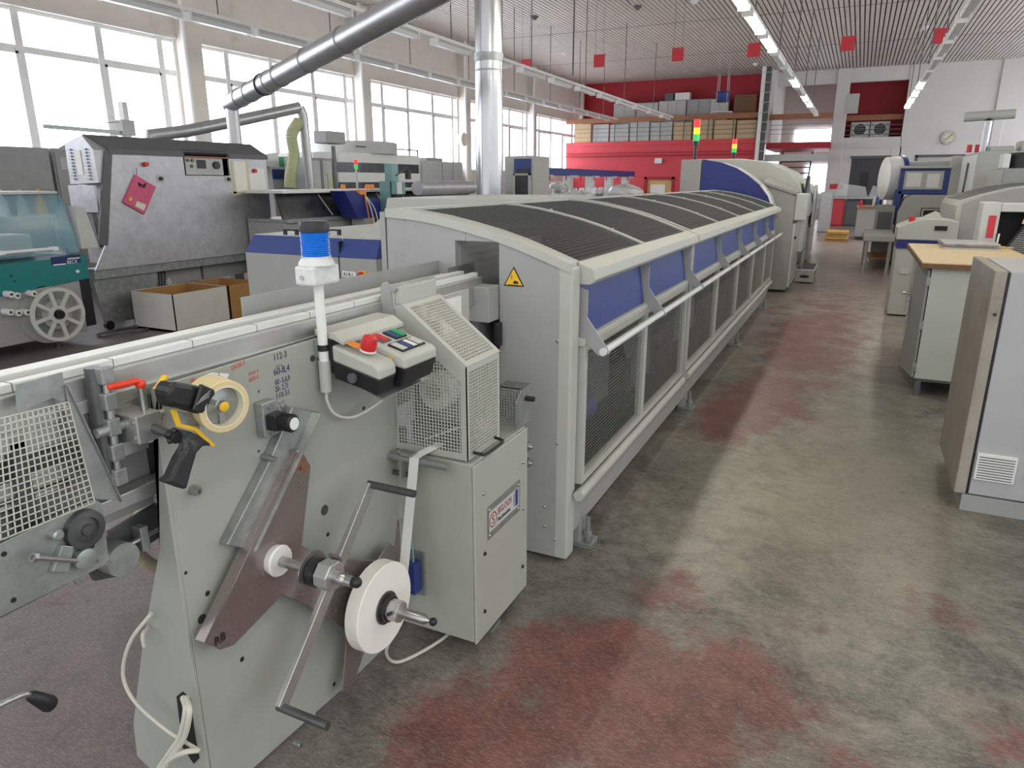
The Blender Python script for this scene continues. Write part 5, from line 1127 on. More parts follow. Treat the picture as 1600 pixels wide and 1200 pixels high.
# machine with a blue framed window
BW = thing('blue_window_machine', 'pale machine with blue framed window and round white guard ring', 'machine', (1.4, 20, 0))
a, b = at(1408, 262, Y=19.5), at(1480, 300, Y=19.5)
part('blue_frame', MB().box(a.x, b.x, 19.5, 19.7, 1.6, a.z).box(a.x-.05, a.x+.1, 19.5, 20.4, .9, 1.7), 'blue', BW, .02)
part('window', MB().box(a.x+.1, b.x-.12, 19.47, 19.5, 1.72, a.z-.08), 'board', BW)
part('window_note', MB().box(a.x+.15, a.x+.45, 19.46, 19.47, 1.78, a.z-.12).box(b.x-.45, b.x-.2, 19.46, 19.47, 1.76, a.z-.14), 'paper', BW)
part('top_bar', MB().box(a.x-.05, b.x, 19.35, 19.5, a.z-.02, a.z+.04), 'cream', BW, .01)
part('lower_body', MB().prism([(a.x+.05, .05), (a.x+.05, 1.2), (a.x+.15, 1.5), (a.x+.3, 1.6), (b.x+.2, 1.6), (b.x+.2, .05)], 'y', 18.9, 21.5), 'cream', BW, .02)
part('dark_slot', MB().box(a.x+.5, b.x-.1, 18.88, 18.9, 1.12, 1.32), 'black', BW)
part('tray', MB().box(a.x+.45, b.x, 18.4, 18.9, 1.02, 1.06).bar((a.x+.5, 18.4, .6), (a.x+.5, 18.4, 1.3), .03, .03).bar((a.x+.5, 18.45, 1.3), (b.x-.05, 18.45, 1.3), .03, .03), 'board', BW)
part('back_tower', MB().box(b.x, b.x+.3, 19.5, 21, .05, a.z+.25), 'cream', BW, .02)
rcn = at(1394, 279, Y=20.5)
part('guard_ring', MB().lathe((rcn.x, 20.2, rcn.z), (1, .25, 0), [(-.22, .42), (-.2, .5), (.12, .52), (.14, .4), (.1, .3)], 32), 'white', BW, smooth=True)
part('guard_ring_blue', MB().lathe((rcn.x, 20.2, rcn.z), (1, .25, 0), [(.1, .54), (.2, .54), (.2, .34), (.1, .34), (.1, .54)], 32, False), 'blue', BW, smooth=True)
part('top_beam', MB().box(rcn.x, b.x+.5, 20.3, 20.6, a.z+.05, a.z+.16), 'white_paint', BW, .02)
part('control_cluster', MB().box(a.x-.4, a.x, 19.3, 20.2, .2, 1.35), 'grey', BW, .02)
part('control_face', MB().box(a.x-.35, a.x-.05, 19.28, 19.3, .6, 1.2), 'dkgrey', BW)
part('foot_frame', MB().box(a.x-.4, a.x, 19.4, 20.1, 0, .2), 'grey', BW)
# far bench and red cabinet
fb = thing('grey_bench', 'grey bench cabinet with reddish top and bottles at the aisle end', 'workbench', (.45, 27.2, 0))
part('body', MB().box(.02, .85, 26.8, 28.4, .12, 1.05), 'grey', fb, .01)
part('top', MB().box(-.02, .9, 26.75, 28.45, 1.05, 1.1), 'wood', fb)
for x in (.06, .8): part('leg', MB().box(x-.02, x+.02, 26.82, 26.86, 0, .12), 'dkgrey', fb)
for k, (x, h, m_, c) in enumerate([(.1, .22, 'red', 'red'), (.5, .3, 'board', 'white'), (.6, .42, 'navy', 'dark blue'), (.7, .34, 'black', 'black'), (.8, .3, 'white', 'bright white')]):
    o = part('bottle', MB().lathe((x, 27.1+.1*(k % 2), 1.1), UZ, [(0, .055), (h*.65, .055), (h*.8, .02), (h, .02)], 12), m_, smooth=True); tag(o, '%s bottle standing on the reddish bench top at the aisle end' % c, 'bottle')
o = thing('red_locker', 'red locker standing on the floor before the charcoal door', 'cabinet', (-.85, 35.4, 0))
part('body', MB().box(-1.2, -.5, 35, 35.8, 0, 1.15), 'redwall2', o, .01); part('door', MB().box(-1.15, -.55, 34.98, 35, .06, 1.1), 'redwall', o)
o = thing('dark_locker', 'charcoal locker right of the red locker', 'cabinet', (-.1, 35.4, 0))
part('body', MB().box(-.48, .2, 35, 35.8, 0, 1.1), 'greywall', o, .01); part('door', MB().box(-.44, .16, 34.98, 35, .06, 1.05), 'dkgrey', o)
o = thing('silver_transfer_unit', 'silver machine with clear plastic guards at the far aisle end', 'machine', (-.2, 31, 0))
part('frame', MB().box(-1.3, -.9, 30.2, 32, .02, 1.5).box(-1.3, 1.1, 30.9, 31.2, 1.25, 1.35), 'stainless', o, .01)
part('leg', MB().box(.95, 1.05, 30.95, 31.15, 0, 1.25), 'stainless', o)
part('guard', MB().prism([(-.85, 1.35), (-.75, 1.85), (.2, 1.7), (.3, 1.35)], 'y', 30.8, 31.3), 'clear', o)
part('guard', MB().prism([(.35, 1.35), (.45, 1.75), (1.0, 1.6), (1.1, 1.35)], 'y', 30.8, 31.3), 'clear', o)

# ================================================================ LEFT SIDE: packaging machines
H_ = thing('film_wrapping_machine', 'teal and grey film wrapping machine with tinted hood at the left edge', 'machine', (-8.9, 4.6, 0))
XH = -8.3
part('lower_body', MB().box(-9.6, XH-.02, 3.2, 5.4, .14, .82), 'grey', H_, .01)
part('teal_band', MB().prism([(3.2, .60), (5.5, .77), (5.5, 1.05), (3.2, 1.0)], 'x', -9.6, XH), 'teal', H_, .006)
part('black_post', MB().box(-8.5, XH-.01, 5.38, 5.5, .2, .78), 'black', H_)
hf = [(-9.5, 1.04), (-9.4, 1.74), (-8.55, 1.77), (-8.45, 1.70), (-8.3, 1.08)]
hd_ = part('tinted_hood', MB().prism(hf, 'y', 3.6, 5.45), 'acryl', H_, .03)
part('hood_top_trim', MB().box(-9.4, -8.5, 3.6, 5.42, 1.76, 1.79), 'board', H_, .006)
part('hood_handle', MB().cyl((-8.24, 4.55, 1.16), (-8.24, 5.1, 1.16), .018).box(-8.3, -8.22, 4.5, 4.56, 1.14, 1.18).box(-8.3, -8.22, 5.08, 5.14, 1.14, 1.18), 'white', H_)
part('hood_interior', MB().box(-9.3, -8.75, 3.7, 4.6, 1.06, 1.5).box(-9.2, -8.8, 4.8, 5.2, 1.06, 1.3), 'white_paint', H_, .01)
part('control_panel', MB().prism([(3.2, 1.02), (4.48, 1.02), (4.3, 1.55), (3.2, 1.55)], 'x', -8.32, -8.29), 'cream', H_)
p = at(100, 409, X=XH+.003); by = p.y
part('badge', MB().box(XH, XH+.004, at(80, 409, X=XH).y, at(126, 409, X=XH).y, at(82, 415, X=XH).z, at(82, 402, X=XH).z), 'ink_blue', H_)
hb = (at(126, 409, X=XH).y-at(80, 409, X=XH).y)
text('badge_text', 'HUGO', (XH+.006, at(84, 409, X=XH).y, at(84, 408, X=XH).z), UY, UZ, .042, 'blue', H_, .95)
text('badge_text', 'BECK', (XH+.006, at(104, 411, X=XH).y, at(104, 412.5, X=XH).z), UY, UZ, .042, 'white', H_, .95)
part('badge_stripe', MB().box(XH+.004, XH+.006, at(106, 409, X=XH).y, at(125, 409, X=XH).y, at(110, 404, X=XH).z-.007, at(110, 404, X=XH).z+.007).box(XH+.004, XH+.006, at(82, 409, X=XH).y, at(102, 409, X=XH).y, at(95, 413, X=XH).z-.007, at(95, 413, X=XH).z+.007), 'white', H_)
part('teal_knob', MB().cyl((XH, 5.36, .87), (XH+.02, 5.36, .87), .018), 'white', H_)
for y in (4.62, 4.64): part('band_hole', MB().cyl((XH, y, .9-(y-4.62)*3), (XH+.002, y, .9-(y-4.62)*3), .012), 'black', H_)
wc_ = at(90, 491, X=XH+.12)
def wheel(X, r, m_, nm, sp_):
    rg = MB().ring((X, wc_.y, wc_.z), UX, r*.87, r, .03, 36).ring((X, wc_.y, wc_.z), UX, r*.2, r*.34, .03, 24)
    for k in range(sp_):
        a = 2*math.pi*k/sp_+.2; v = UY*math.cos(a)+UZ*math.sin(a); rg.bar(Vector((X+.015, wc_.y, wc_.z))+v*r*.3, Vector((X+.015, wc_.y, wc_.z))+v*r*.9, r*.13, .025, UX)
    return part(nm, rg, m_, H_)
wheel(XH+.12, .31, 'white_paint', 'film_reel_cheek', 8)
part('film_reel_back', MB().cyl((XH-.02, wc_.y-.03, wc_.z-.01), (XH, wc_.y-.03, wc_.z-.01), .33, n=36), 'grey', H_)
part('film_roll', MB().cyl((XH, wc_.y, wc_.z), (XH+.12, wc_.y, wc_.z), .17, n=32), 'grey', H_, smooth=True)
part('reel_axle', MB().cyl((XH, wc_.y, wc_.z), (XH+.19, wc_.y, wc_.z), .045, n=20), 'black', H_, smooth=True)
for px, py in [(19, 461), (45, 458), (21, 488), (35, 487), (9, 459), (8, 487)]:
    p = at(px, py, X=XH); part('guide_roller', MB().cyl((XH-.02, p.y, p.z), (XH+.1, p.y, p.z), .035, n=16), 'white', H_, smooth=True); part('roller_pin', MB().cyl((XH+.1, p.y, p.z), (XH+.11, p.y, p.z), .015, n=12), 'dark_steel', H_)
for y in (3.4, 5.05): part('machine_foot', MB().cyl((XH-.1, y, 0), (XH-.1, y, .14), .015).cyl((XH-.1, y, 0), (XH-.1, y, .015), .05), 'dark_steel', H_)
part('outfeed_plate', MB().prism([(5.5, 1.12), (5.72, 1.12), (5.62, 1.6), (5.5, 1.62)], 'x', -8.75, -8.35), 'board', H_, .005)

S_ = thing('shrink_oven', 'big dented silver shrink oven with pink folder and control recess', 'machine', (-9.5, 7.5, 0))
XS = -8.7
part('front_panel', MB().prism([(5.86, .80), (6.05, 1.10), (6.32, 2.28), (7.4, 2.29), (7.42, 2.24), (7.42, 1.98), (8.24, 1.98), (8.24, 2.29), (9.02, 2.29), (9.02, .80)], 'x', XS-.03, XS), 'stainless', S_, .003)
part('hood_body', MB().box(-9.45, XS-.03, 6.3, 9.0, .82, 2.28), 'stainless', S_, .01)
part('recess_back', MB().box(XS-.1, XS-.03, 7.42, 8.24, 1.95, 2.33), 'dark', S_)
part('sloped_top', MB().loft([(XS, 6.3, 2.3), (XS, 9.04, 2.3), (XS-.04, 9.04, 2.28), (XS-.04, 6.3, 2.28)], [(XS-.2, 6.12, 2.47), (XS-.2, 8.92, 2.47), (XS-.24, 8.92, 2.45), (XS-.24, 6.12, 2.45)]), 'dkgrey', S_)
part('roof', MB().prism([(-9.45, 2.28), (-9.45, 2.32), (XS-.22, 2.47), (XS-.22, 2.28)], 'y', 6.14, 8.92), 'dkgrey', S_)
part('top_lip', MB().box(XS-.01, XS+.02, 6.28, 7.42, 2.235, 2.3), 'dkgrey', S_)
part('top_lip', MB().box(XS-.01, XS+.02, 8.24, 9.04, 2.235, 2.3), 'dkgrey', S_)
es = part('end_panel', MB().prism([(-9.28, 1.86), (-9.26, 2.37), (-8.9, 2.46), (-8.72, 2.28), (-8.72, 1.88)], 'y', 6.1, 6.3), 'stainless', S_, .004)
part('end_flap', MB().box(-9.26, -8.74, 6.05, 6.08, 1.52, 1.85), 'stainless', S_, .003)
part('notice', MB().box(-9.08, -8.97, 6.09, 6.1, 1.98, 2.28), 'paper', S_)
for c in range(2):
    lvn = MB()
    for k in range(10): lvn.box(-9.2+c*.3, -9.14+c*.3, 6.075, 6.1, 1.92+k*.04, 1.94+k*.04)
    part('louvres', lvn, 'galv', S_)
part('tunnel_mouth', MB().box(-9.26, -8.8, 6.2, 6.28, 1.06, 1.5), 'dark', S_)
for k in range(5):
    x = -9.22+k*.09; part('curtain_strip', MB().loft([(x, 6.1, 1.5), (x+.1, 6.1, 1.5), (x+.1, 6.11, 1.5), (x, 6.11, 1.5)], [(x+.02, 6.16, 1.07), (x+.09, 6.14, 1.07), (x+.09, 6.15, 1.07), (x+.02, 6.17, 1.07)]), 'dkgrey' if k % 2 else 'grey', S_)
part('front_black_edge', MB().loft([(XS-.02, 6.24, 2.28), (XS+.01, 6.24, 2.28), (XS+.01, 6.34, 2.28), (XS-.02, 6.34, 2.28)], [(XS-.02, 5.95, 1.12), (XS+.01, 5.95, 1.12), (XS+.01, 6.08, 1.1), (XS-.02, 6.08, 1.1)]), 'dkgrey', S_)
part('lower_beam', MB().prism([(5.86, .68), (9.0, .68), (9.0, .82), (5.86, .82)], 'x', -8.9, -8.74), 'galv', S_, .004)
part('leg_panel', MB().prism([(5.85, .82), (6.85, .75), (6.7, .08), (5.95, .08)], 'x', -8.84, -8.8), 'galv', S_, .003)
part('leg_panel', MB().prism([(8.6, .8), (9.0, .8), (9.0, .3), (8.75, .3)], 'x', -8.84, -8.8), 'galv', S_, .003)
part('back_leg', MB().box(-9.42, -9.32, 6.4, 6.6, 0, .82).box(-9.42, -9.32, 8.7, 8.9, 0, .82).box(-8.84, -8.76, 8.8, 8.9, 0, .4), 'galv', S_)
part('caster', MB().cyl((-8.84, 6.0, .06), (-8.78, 6.0, .06), .06, n=18), 'black', S_, smooth=True)
part('blower_box', MB().box(-9.5, -8.95, 7.0, 7.7, .45, .8).box(-9.5, -8.95, 7.75, 8.7, .45, .8), 'grey', S_, .005)
part('base_rail', MB().box(-8.95, -8.8, 6.6, 8.9, .18, .26), 'grey', S_)
cpn = part('control_panel', MB().box(XS-.03, XS-.02, 7.46, 8.14, 1.99, 2.23), 'board', S_, .002)
part('panel_trim', MB().box(XS-.03, XS+.01, 7.42, 8.24, 2.23, 2.25), 'wood', S_)
part('display', MB().box(XS-.02, XS-.012, 7.66, 7.82, 2.08, 2.2), 'black', S_)
part('rotary_switch', MB().cyl((XS-.02, 8.0, 2.13), (XS+.02, 8.0, 2.13), .055, n=20), 'black', S_, smooth=True)
for y, z in ((7.5, 2.19), (7.58, 2.19), (7.56, 2.11)): part('pilot_button', MB().cyl((XS-.02, y, z), (XS, y, z), .022, n=14), 'dkgrey', S_, smooth=True)
for y, z in ((6.78, 2.12), (8.72, 2.06)): part('red_knob', MB().cyl((XS, y, z), (XS+.06, y, z), .03, n=16), 'red', S_, smooth=True)
for px, py in ((250, 279), (356, 280)):
    p = at(px, py, X=XS); s2_ = part('latch_plate', MB().box(XS, XS+.005, p.y-.06, p.y+.06, p.z-.05, p.z+.05), 'board', S_); part('latch', MB().cyl((XS+.005, p.y, p.z), (XS+.04, p.y, p.z), .025, n=14), 'black', s2_, smooth=True)
part('instruction_sheet', MB().prism(yz([(363, 252), (385, 252), (389, 302), (368, 304)], XS+.002), 'x', XS, XS+.002), 'paper', S_)
part('instruction_sheet', MB().prism(yz([(388, 262), (412, 264), (418, 300), (392, 300)], XS+.002), 'x', XS, XS+.002), 'white', S_)
part('yellow_tape', MB().prism(yz([(360, 250), (364, 250), (370, 306), (365, 306)], XS), 'x', XS+.002, XS+.004).prism(yz([(361, 299), (390, 301), (390, 304), (361, 302)], XS), 'x', XS+.002, XS+.004).prism(yz([(383, 250), (387, 250), (391, 304), (388, 304)], XS), 'x', XS+.002, XS+.004), 'hose', S_)
o = part('pink_folder', MB().prism(yz([(212, 273), (244, 292), (226, 335), (193, 316)], XS+.03), 'x', XS+.004, XS+.03), 'pink', bev=.002)
BASE['x'] = (0, 0, 0); tag(o, 'pink folder with a butterfly hanging from the red knob of the silver oven', 'folder')
BASE[o.name] = (0, 0, 0)
bf = MB()
for a, b, c, d in [((215, 284), (222, 288), (220, 293), (216, 290)), ((229, 285), (222, 289), (222, 294), (227, 293))]: bf.prism(yz([a, b, c, d], XS+.03), 'x', XS+.031, XS+.033)
part('butterfly', bf, 'ink_black', o)
part('yellow_sticker', MB().prism(yz([(203, 307), (207, 309), (205, 315), (201, 313)], XS+.03), 'x', XS+.031, XS+.033), 'yellow', o)
part('price_label', MB().prism(yz([(214, 314), (228, 320), (225, 329), (211, 322)], XS+.03), 'x', XS+.031, XS+.033), 'tapeside', o)
part('folder_string', MB().bar(at(213, 262, X=XS+.03), at(214, 274, X=XS+.03), .006, .006), 'dkgrey', o)
# boom on top, cartons, junction box and cables
bm_ = thing('swivel_boom', 'thin grey swivel boom with wire standing behind the silver oven', 'boom', tuple(at(198, 224, X=-9.9)))
part('mast', MB().box(-9.95, -9.85, at(198, 210, X=-9.9).y-.04, at(198, 210, X=-9.9).y+.04, 0, at(193, 160, X=-9.9).z), 'frame', bm_)
part('mast_box', MB().box(-9.97, -9.83, at(198, 210, X=-9.9).y-.1, at(198, 210, X=-9.9).y+.1, 2.55, at(197, 188, X=-9.9).z), 'board', bm_)
part('arm', MB().bar(at(66, 197, X=-9.9), at(197, 208, X=-9.9), .05, .05), 'galv', bm_); part('wire', MB().bar(at(100, 196, X=-9.9), at(195, 190, X=-9.9), .01, .01), 'dkgrey', bm_)
for nm, p, m_, ys, lb in (('carton', (-7.8, 6.2), 'cardwhite', (6.22, 7.12), 'open white cardboard box on the floor before the silver oven'), ('carton', (-7.8, 7.14), 'cardboard', (7.14, 7.72), 'open brown cardboard box right of the white one')):
    o = thing(nm, lb, 'box', (-8.1, sum(ys)/2, 0)); a, b = ys; x0, x1 = -8.6+.02*(m_ == 'cardboard'), -7.8; t_ = .012; h = .5
    part('box_wall', MB().box(x0, x1, a, a+t_, 0, h).box(x0, x1, b-t_, b, 0, h).box(x0, x0+t_, a, b, 0, h).box(x1-t_, x1, a, b, 0, h), m_, o)
    part('box_lining', MB().box(x0+t_, x1-t_, a+t_, a+t_+.004, .03, h-.005).box(x0+t_, x1-t_, b-t_-.004, b-t_, .03, h-.005).box(x0+t_, x0+t_+.004, a+t_, b-t_, .03, h-.005).box(x1-t_-.004, x1-t_, a+t_, b-t_, .03, h-.005), 'cardboard', o)
    part('box_bottom', MB().box(x0, x1, a, b, 0, .03), 'cardboard', o)
jb_ = thing('junction_box', 'cream junction box with black cables on the oven base rail', 'electrical box', (-8.85, 6.9, .26))
part('box_body', MB().box(-8.95, -8.7, 6.7, 7.35, .26, .38), 'cream', jb_, .01); part('box_lid', MB().box(-8.96, -8.69, 6.69, 7.36, .38, .4), 'white', jb_, .004)
for k in range(3): part('black_cable', MB().tube(smooth_path([(-8.85, 6.85+k*.04, .4), (-8.87, 6.9+k*.05, .6), (-8.95, 6.95+k*.04, .78)], 5), .014, 8), 'black', jb_, smooth=True)
part('plug', MB().cyl((-8.8, 7.05, .4), (-8.84, 7.0, .55), .045, n=16), 'clear', jb_, smooth=True)
part('floor_cable', MB().tube(smooth_path([(-8.7, 7.0, .3), (-8.6, 7.05, .1), (-8.5, 6.9, .015), (-8.6, 6.6, .015), (-8.8, 6.55, .015)], 6), .014, 8), 'black', jb_, smooth=True)
cc_ = [(-8.45+.2*math.cos(a)*(.7+.3*math.sin(3*a)), 5.95+.35*math.sin(a), .015+.008*(i % 4)) for i, a in enumerate([k*.55 for k in range(36)])]
o = part('cable_coil', MB().tube(smooth_path(cc_, 3), .011, 6), 'dkgrey', smooth=True); tag(o, 'tangled coil of dark cable on the floor by the oven caster', 'cable')
# grey cabinets behind the wrapping machine
for k, (a, b, lb) in enumerate([(6.3, 8.0, 'leftmost grey wall cabinet with white bottles before it'), (8.05, 9.9, 'middle grey wall cabinet with a small sign'), (9.95, 10.9, 'rightmost grey wall cabinet behind the silver oven')]):
    o = thing('wall_cabinet', lb, 'cabinet', (-13, (a+b)/2, 0)); part('body', MB().box(-13.6, -12.6, a, b, 0, 2.45), 'grey', o, .01); part('door', MB().box(-12.6, -12.57, a+.03, b-.03, .1, 2.38), 'grey', o, .004)
    if k == 1: part('small_sign', MB().box(-12.57, -12.56, a+.1, a+.35, 2.1, 2.3), 'board', o)
sh = part('bottle_shelf', MB().box(-12.5, -12.2, 6.2, 7.9, 1.32, 1.36).box(-12.48, -12.44, 6.3, 6.34, 0, 1.32).box(-12.48, -12.44, 7.8, 7.84, 0, 1.32), 'board'); tag(sh, 'narrow pale shelf with bottles at the left edge', 'shelf')
for k, (y, m_, lb) in enumerate([(6.95, 'white', 'left white spray bottle on the narrow shelf'), (7.25, 'board', 'right pale spray bottle on the narrow shelf'), (7.55, 'yellow', 'yellow bottle at the right end of the narrow shelf')]):
    o = part('bottle', MB().lathe((-12.35, y, 1.36), UZ, [(0, .09), (.22, .08), (.3, .03), (.42, .025)], 14), m_, smooth=True); tag(o, lb, 'bottle')
# blue banded cabinet left of the cage
Q = thing('blue_banded_cabinet', 'grey two-door machine cabinet with blue band between oven and cage', 'cabinet', (-3.9, 5.5, 0))
YQ = 4.7
bl, br_, bs = at(383, 394, Y=YQ), at(588, 409, Y=YQ), at(529, 403, Y=YQ)
zb_ = bl.z; ztp = zb_+.15
part('left_body', MB().box(bl.x, bs.x-.006, YQ, 6.6, .02, zb_), 'grey', Q, .006)
part('right_body', MB().box(bs.x+.006, br_.x, YQ, 6.6, .02, zb_), 'grey', Q, .006)
part('seam', MB().box(bs.x-.006, bs.x+.006, YQ+.01, 6.5, .02, zb_+.13), 'black', Q)
for a, b, dl in ((bl.x, bs.x-.006, .055), (bs.x+.006, br_.x, 0)):
    part('blue_band', MB().loft([(a, YQ, zb_), (b, YQ, zb_), (b, YQ+.3, zb_), (a, YQ+.3, zb_)], [(a+dl, YQ+.07, ztp), (b, YQ+.07, ztp), (b, YQ+.3, ztp), (a+dl, YQ+.3, ztp)]), 'blue', Q)
part('top_panel', MB().box(bl.x+.06, br_.x, YQ+.07, 6.6, ztp-.02, ztp+.006), 'cream', Q, .003)
for px in (455, 521):
    p = at(px, 368, Z=ztp); part('lid_handle', MB().box(p.x-.08, p.x-.05, p.y-.012, p.y+.012, ztp, ztp+.05).box(p.x+.05, p.x+.08, p.y-.012, p.y+.012, ztp, ztp+.05).box(p.x-.08, p.x+.08, p.y-.012, p.y+.012, ztp+.04, ztp+.055), 'black', Q, .003)
sw_ = at(566, 431, Y=YQ-.001)
part('switch_plate', MB().box(sw_.x-.03, sw_.x+.045, YQ-.008, YQ, sw_.z-.04, sw_.z+.04), 'yellow', Q)
part('main_switch', MB().lathe((sw_.x, YQ-.008, sw_.z), -UY, [(0, .034), (.02, .034), (.03, .026)], 20), 'red', Q, smooth=True)
nl = part('number_label', MB().prism(xz([(535, 423), (556, 425), (556, 434), (535, 432)], YQ-.001), 'y', YQ-.003, YQ), 'white', Q)
text('number_text', 'R1/8.1', at(537, 431, Y=YQ-.004), UX, UZ, .03, 'ink_black', nl, .92)
lp = part('caution_label', MB().prism(xz([(542, 442), (556, 443), (556, 450), (542, 450)], YQ), 'y', YQ-.003, YQ), 'navy', Q)
part('caution_mark', MB().prism(xz([(545, 444), (553, 444), (553, 449), (546, 449)], YQ), 'y', YQ-.005, YQ-.003), 'yellow', lp)
part('side_cover', MB().prism([(bs.x+.1, ztp), (bs.x+.4, ztp+.2), (br_.x+.05, ztp+.33), (-2.3, ztp+.33), (-2.3, .02), (br_.x, .02), (br_.x, ztp)], 'y', YQ+.12, 6.6), 'cream', Q, .006)

# long machine line with smoked glass, behind the oven
LM = thing('stitching_line', 'long machine with white top and smoked glass covers behind the oven', 'machine', (-8.4, 12, 0))
XM = -7.9
yA, yB = 9.1, 14.5
part('white_top', MB().box(XM-.75, XM+.03, 8.45, yB, 1.72, 1.77), 'white', LM, .01)
part('glass_cover', MB().prism([(XM, 1.34), (XM-.12, 1.72), (XM-.16, 1.72), (XM-.04, 1.34)], 'y', 8.45, yB), 'smoke', LM)
part('lower_body', MB().box(XM-.75, XM+.02, 8.45, yB, .1, 1.3), 'grey', LM, .01)
part('ledge', MB().box(XM-.75, XM+.08, 8.45, yB, 1.28, 1.34), 'galv', LM, .005)
for k in range(6): part('cover_divider', MB().bar((XM+.0, yA+.5+k*.8, 1.36), (XM-.12, yA+.3+k*.8, 1.7), .02, .02), 'galv', LM)
for k in range(5): part('drawer_front', MB().box(XM+.02, XM+.03, yA+.1+k*.95, yA+.98+k*.95, .7, 1.2), 'grey', LM, .003)
part('base', MB().box(XM-.7, XM-.1, 8.5, yB-.1, 0, .1), 'dkgrey', LM)
for px in (536, 574, 581):
    p = at(px, 292, X=XM-.3); part('orange_lamp', MB().lathe((XM-.3, p.y, 1.77), UZ, [(0, .045), (.05, .045), (.08, .03)], 14), 'orange', LM, smooth=True)
p = at(558, 290, X=XM-.3)
part('signal_pole', MB().cyl((XM-.3, p.y, 1.77), (XM-.3, p.y, at(558, 262, X=XM-.3).z), .02), 'board', LM)
zz = at(558, 264, X=XM-.3).z; part('green_lens', MB().cyl((XM-.3, p.y, zz), (XM-.3, p.y, zz+.07), .035, n=14), 'lamp_grn', LM); part('red_lens', MB().cyl((XM-.3, p.y, zz+.07), (XM-.3, p.y, zz+.16), .035, n=14), 'lamp_red', LM)
p = at(560, 320, X=XM+.2)
fd = thing('blue_feeder_head', 'deep blue feeder head with orange top and hanging wires', 'machine', (XM+.3, p.y, 0))
part('head', MB().prism([(p.y-.6, 1.75), (p.y-.3, 1.75), (p.y-.1, 1.65), (p.y+.35, 1.6), (p.y+.35, 1.3), (p.y-.3, 1.3)], 'x', XM+.09, XM+.4), 'navy', fd, .01)
part('orange_top', MB().box(XM+.15, XM+.35, p.y-.15, p.y+.05, 1.68, 1.76), 'orange', fd, .01)
part('pedestal', MB().box(XM+.12, XM+.38, p.y-.1, p.y+.2, 0, 1.3), 'grey', fd)
for k in range(3): part('hanging_wire', MB().tube(smooth_path([(XM+.42, p.y-.1, 1.68), (XM+.46, p.y-.1+k*.1, 1.45), (XM+.44, p.y+k*.12, 1.1)], 5), .01, 6), 'white' if k else 'orange', fd)
# aqua drill stand
AQ = thing('aqua_drill_stand', 'aqua green drilling head stand with small black lamp beyond the cabinets', 'machine', tuple(at(600, 320, Y=10.6))[:2]+(0,))
def bb(px0, py0, px1, py1, Y, d): a = at(px0, py0, Y=Y); b = at(px1, py1, Y=Y); return (a.x, b.x, Y, Y+d, b.z, a.z)
a = bb(592, 283, 611, 335, 10.6, .35); part('column', MB().box(*a[:4], 0, a[5]), 'aqua', AQ, .01)
part('head', MB().box(*bb(611, 284, 619, 304, 10.6, .3)), 'aqua', AQ, .01); part('motor', MB().box(*bb(600, 256, 613, 284, 10.6, .2)), 'aqua', AQ, .01)
part('label_panel', MB().box(*bb(620, 284, 627, 303, 10.58, .02)), 'paper', AQ); part('black_column', MB().box(*bb(611, 304, 620, 334, 10.62, .2)), 'black', AQ)
a = at(618, 275, Y=10.5); b = at(636, 262, Y=10.5); part('lamp_arm', MB().bar(a, b, .02, .02), 'dark_steel', AQ); part('lamp_head', MB().box(*bb(632, 266, 639, 280, 10.45, .08)), 'black', AQ, .01)
# banded white housing
BD = thing('banded_white_machine', 'large white curved machine housing with dark horizontal bands by the windows', 'machine', (-11.2, 15.3, 0))
ca, cbb = at(525, 245, X=-10.6).y, at(655, 245, X=-10.6).y
prof = [(-12.4, ca+.1), (-11.2, ca-.05), (-10.75, ca+.25), (-10.6, ca+.9), (-10.6, cbb), (-12.4, cbb)]
for k in range(7):
    z0 = 1.0+k*.22
    part('white_band' if k % 2 == 0 else 'dark_band', MB().prism(prof if k % 2 == 0 else [(x-.03 if x > -12 else x, y) for x, y in prof], 'z', z0, z0+.22), 'white' if k % 2 == 0 else 'smoke', BD, .003)
part('base', MB().prism(prof, 'z', 0, 1.0), 'grey', BD)
part('top_cylinder', MB().lathe((-11.4, (ca+cbb)/2+.1, 2.54), UZ, [(0, 1.0), (.26, 1.0), (.28, .95)], 40), 'board', BD, smooth=True)
part('top_rail', MB().bar((-10.65, ca+.8, 2.68), (-10.65, cbb, 2.68), .03, .03).bar((-10.65, cbb, 2.54), (-10.65, cbb, 2.7), .03, .03), 'dkgrey', BD)
for k, (px0, px1, py0, lb) in enumerate([(480, 502, 246, 'left grey control cabinet under the flexible hose'), (502, 528, 247, 'grey control cabinet with a panel between hose and banded housing')]):
    y0_, y1_ = at(px0, 270, X=-10.4).y, at(px1, 270, X=-10.4).y; o = thing('control_cabinet', lb, 'cabinet', (-10.7, (y0_+y1_)/2, 0)); zt = at(px0, py0, X=-10.4).z
    part('body', MB().box(-11.0, -10.4, y0_, y1_-.01, 0, zt), 'grey', o, .01); part('door', MB().box(-10.4, -10.38, y0_+.04, y1_-.05, .1, zt-.05), 'white_paint', o, .004)
    if k: part('vent_panel', MB().box(-10.38, -10.37, (y0_*.7+y1_*.3), (y0_*.3+y1_*.7), zt-.8, zt-.3), 'hose', o)
o = thing('cream_blue_feeder', 'pale feeder with blue stripe and green box on top behind the hose', 'machine', (-11.6, 11.2, 0))
part('body', MB().box(-12.2, -11.4, at(425, 270, X=-11.4).y, 12.9, 0, 2.2), 'white_paint', o, .02)
part('blue_stripe', MB().box(-11.4, -11.37, at(425, 270, X=-11.4).y, 12.9, 1.95, 2.15), 'blue', o)
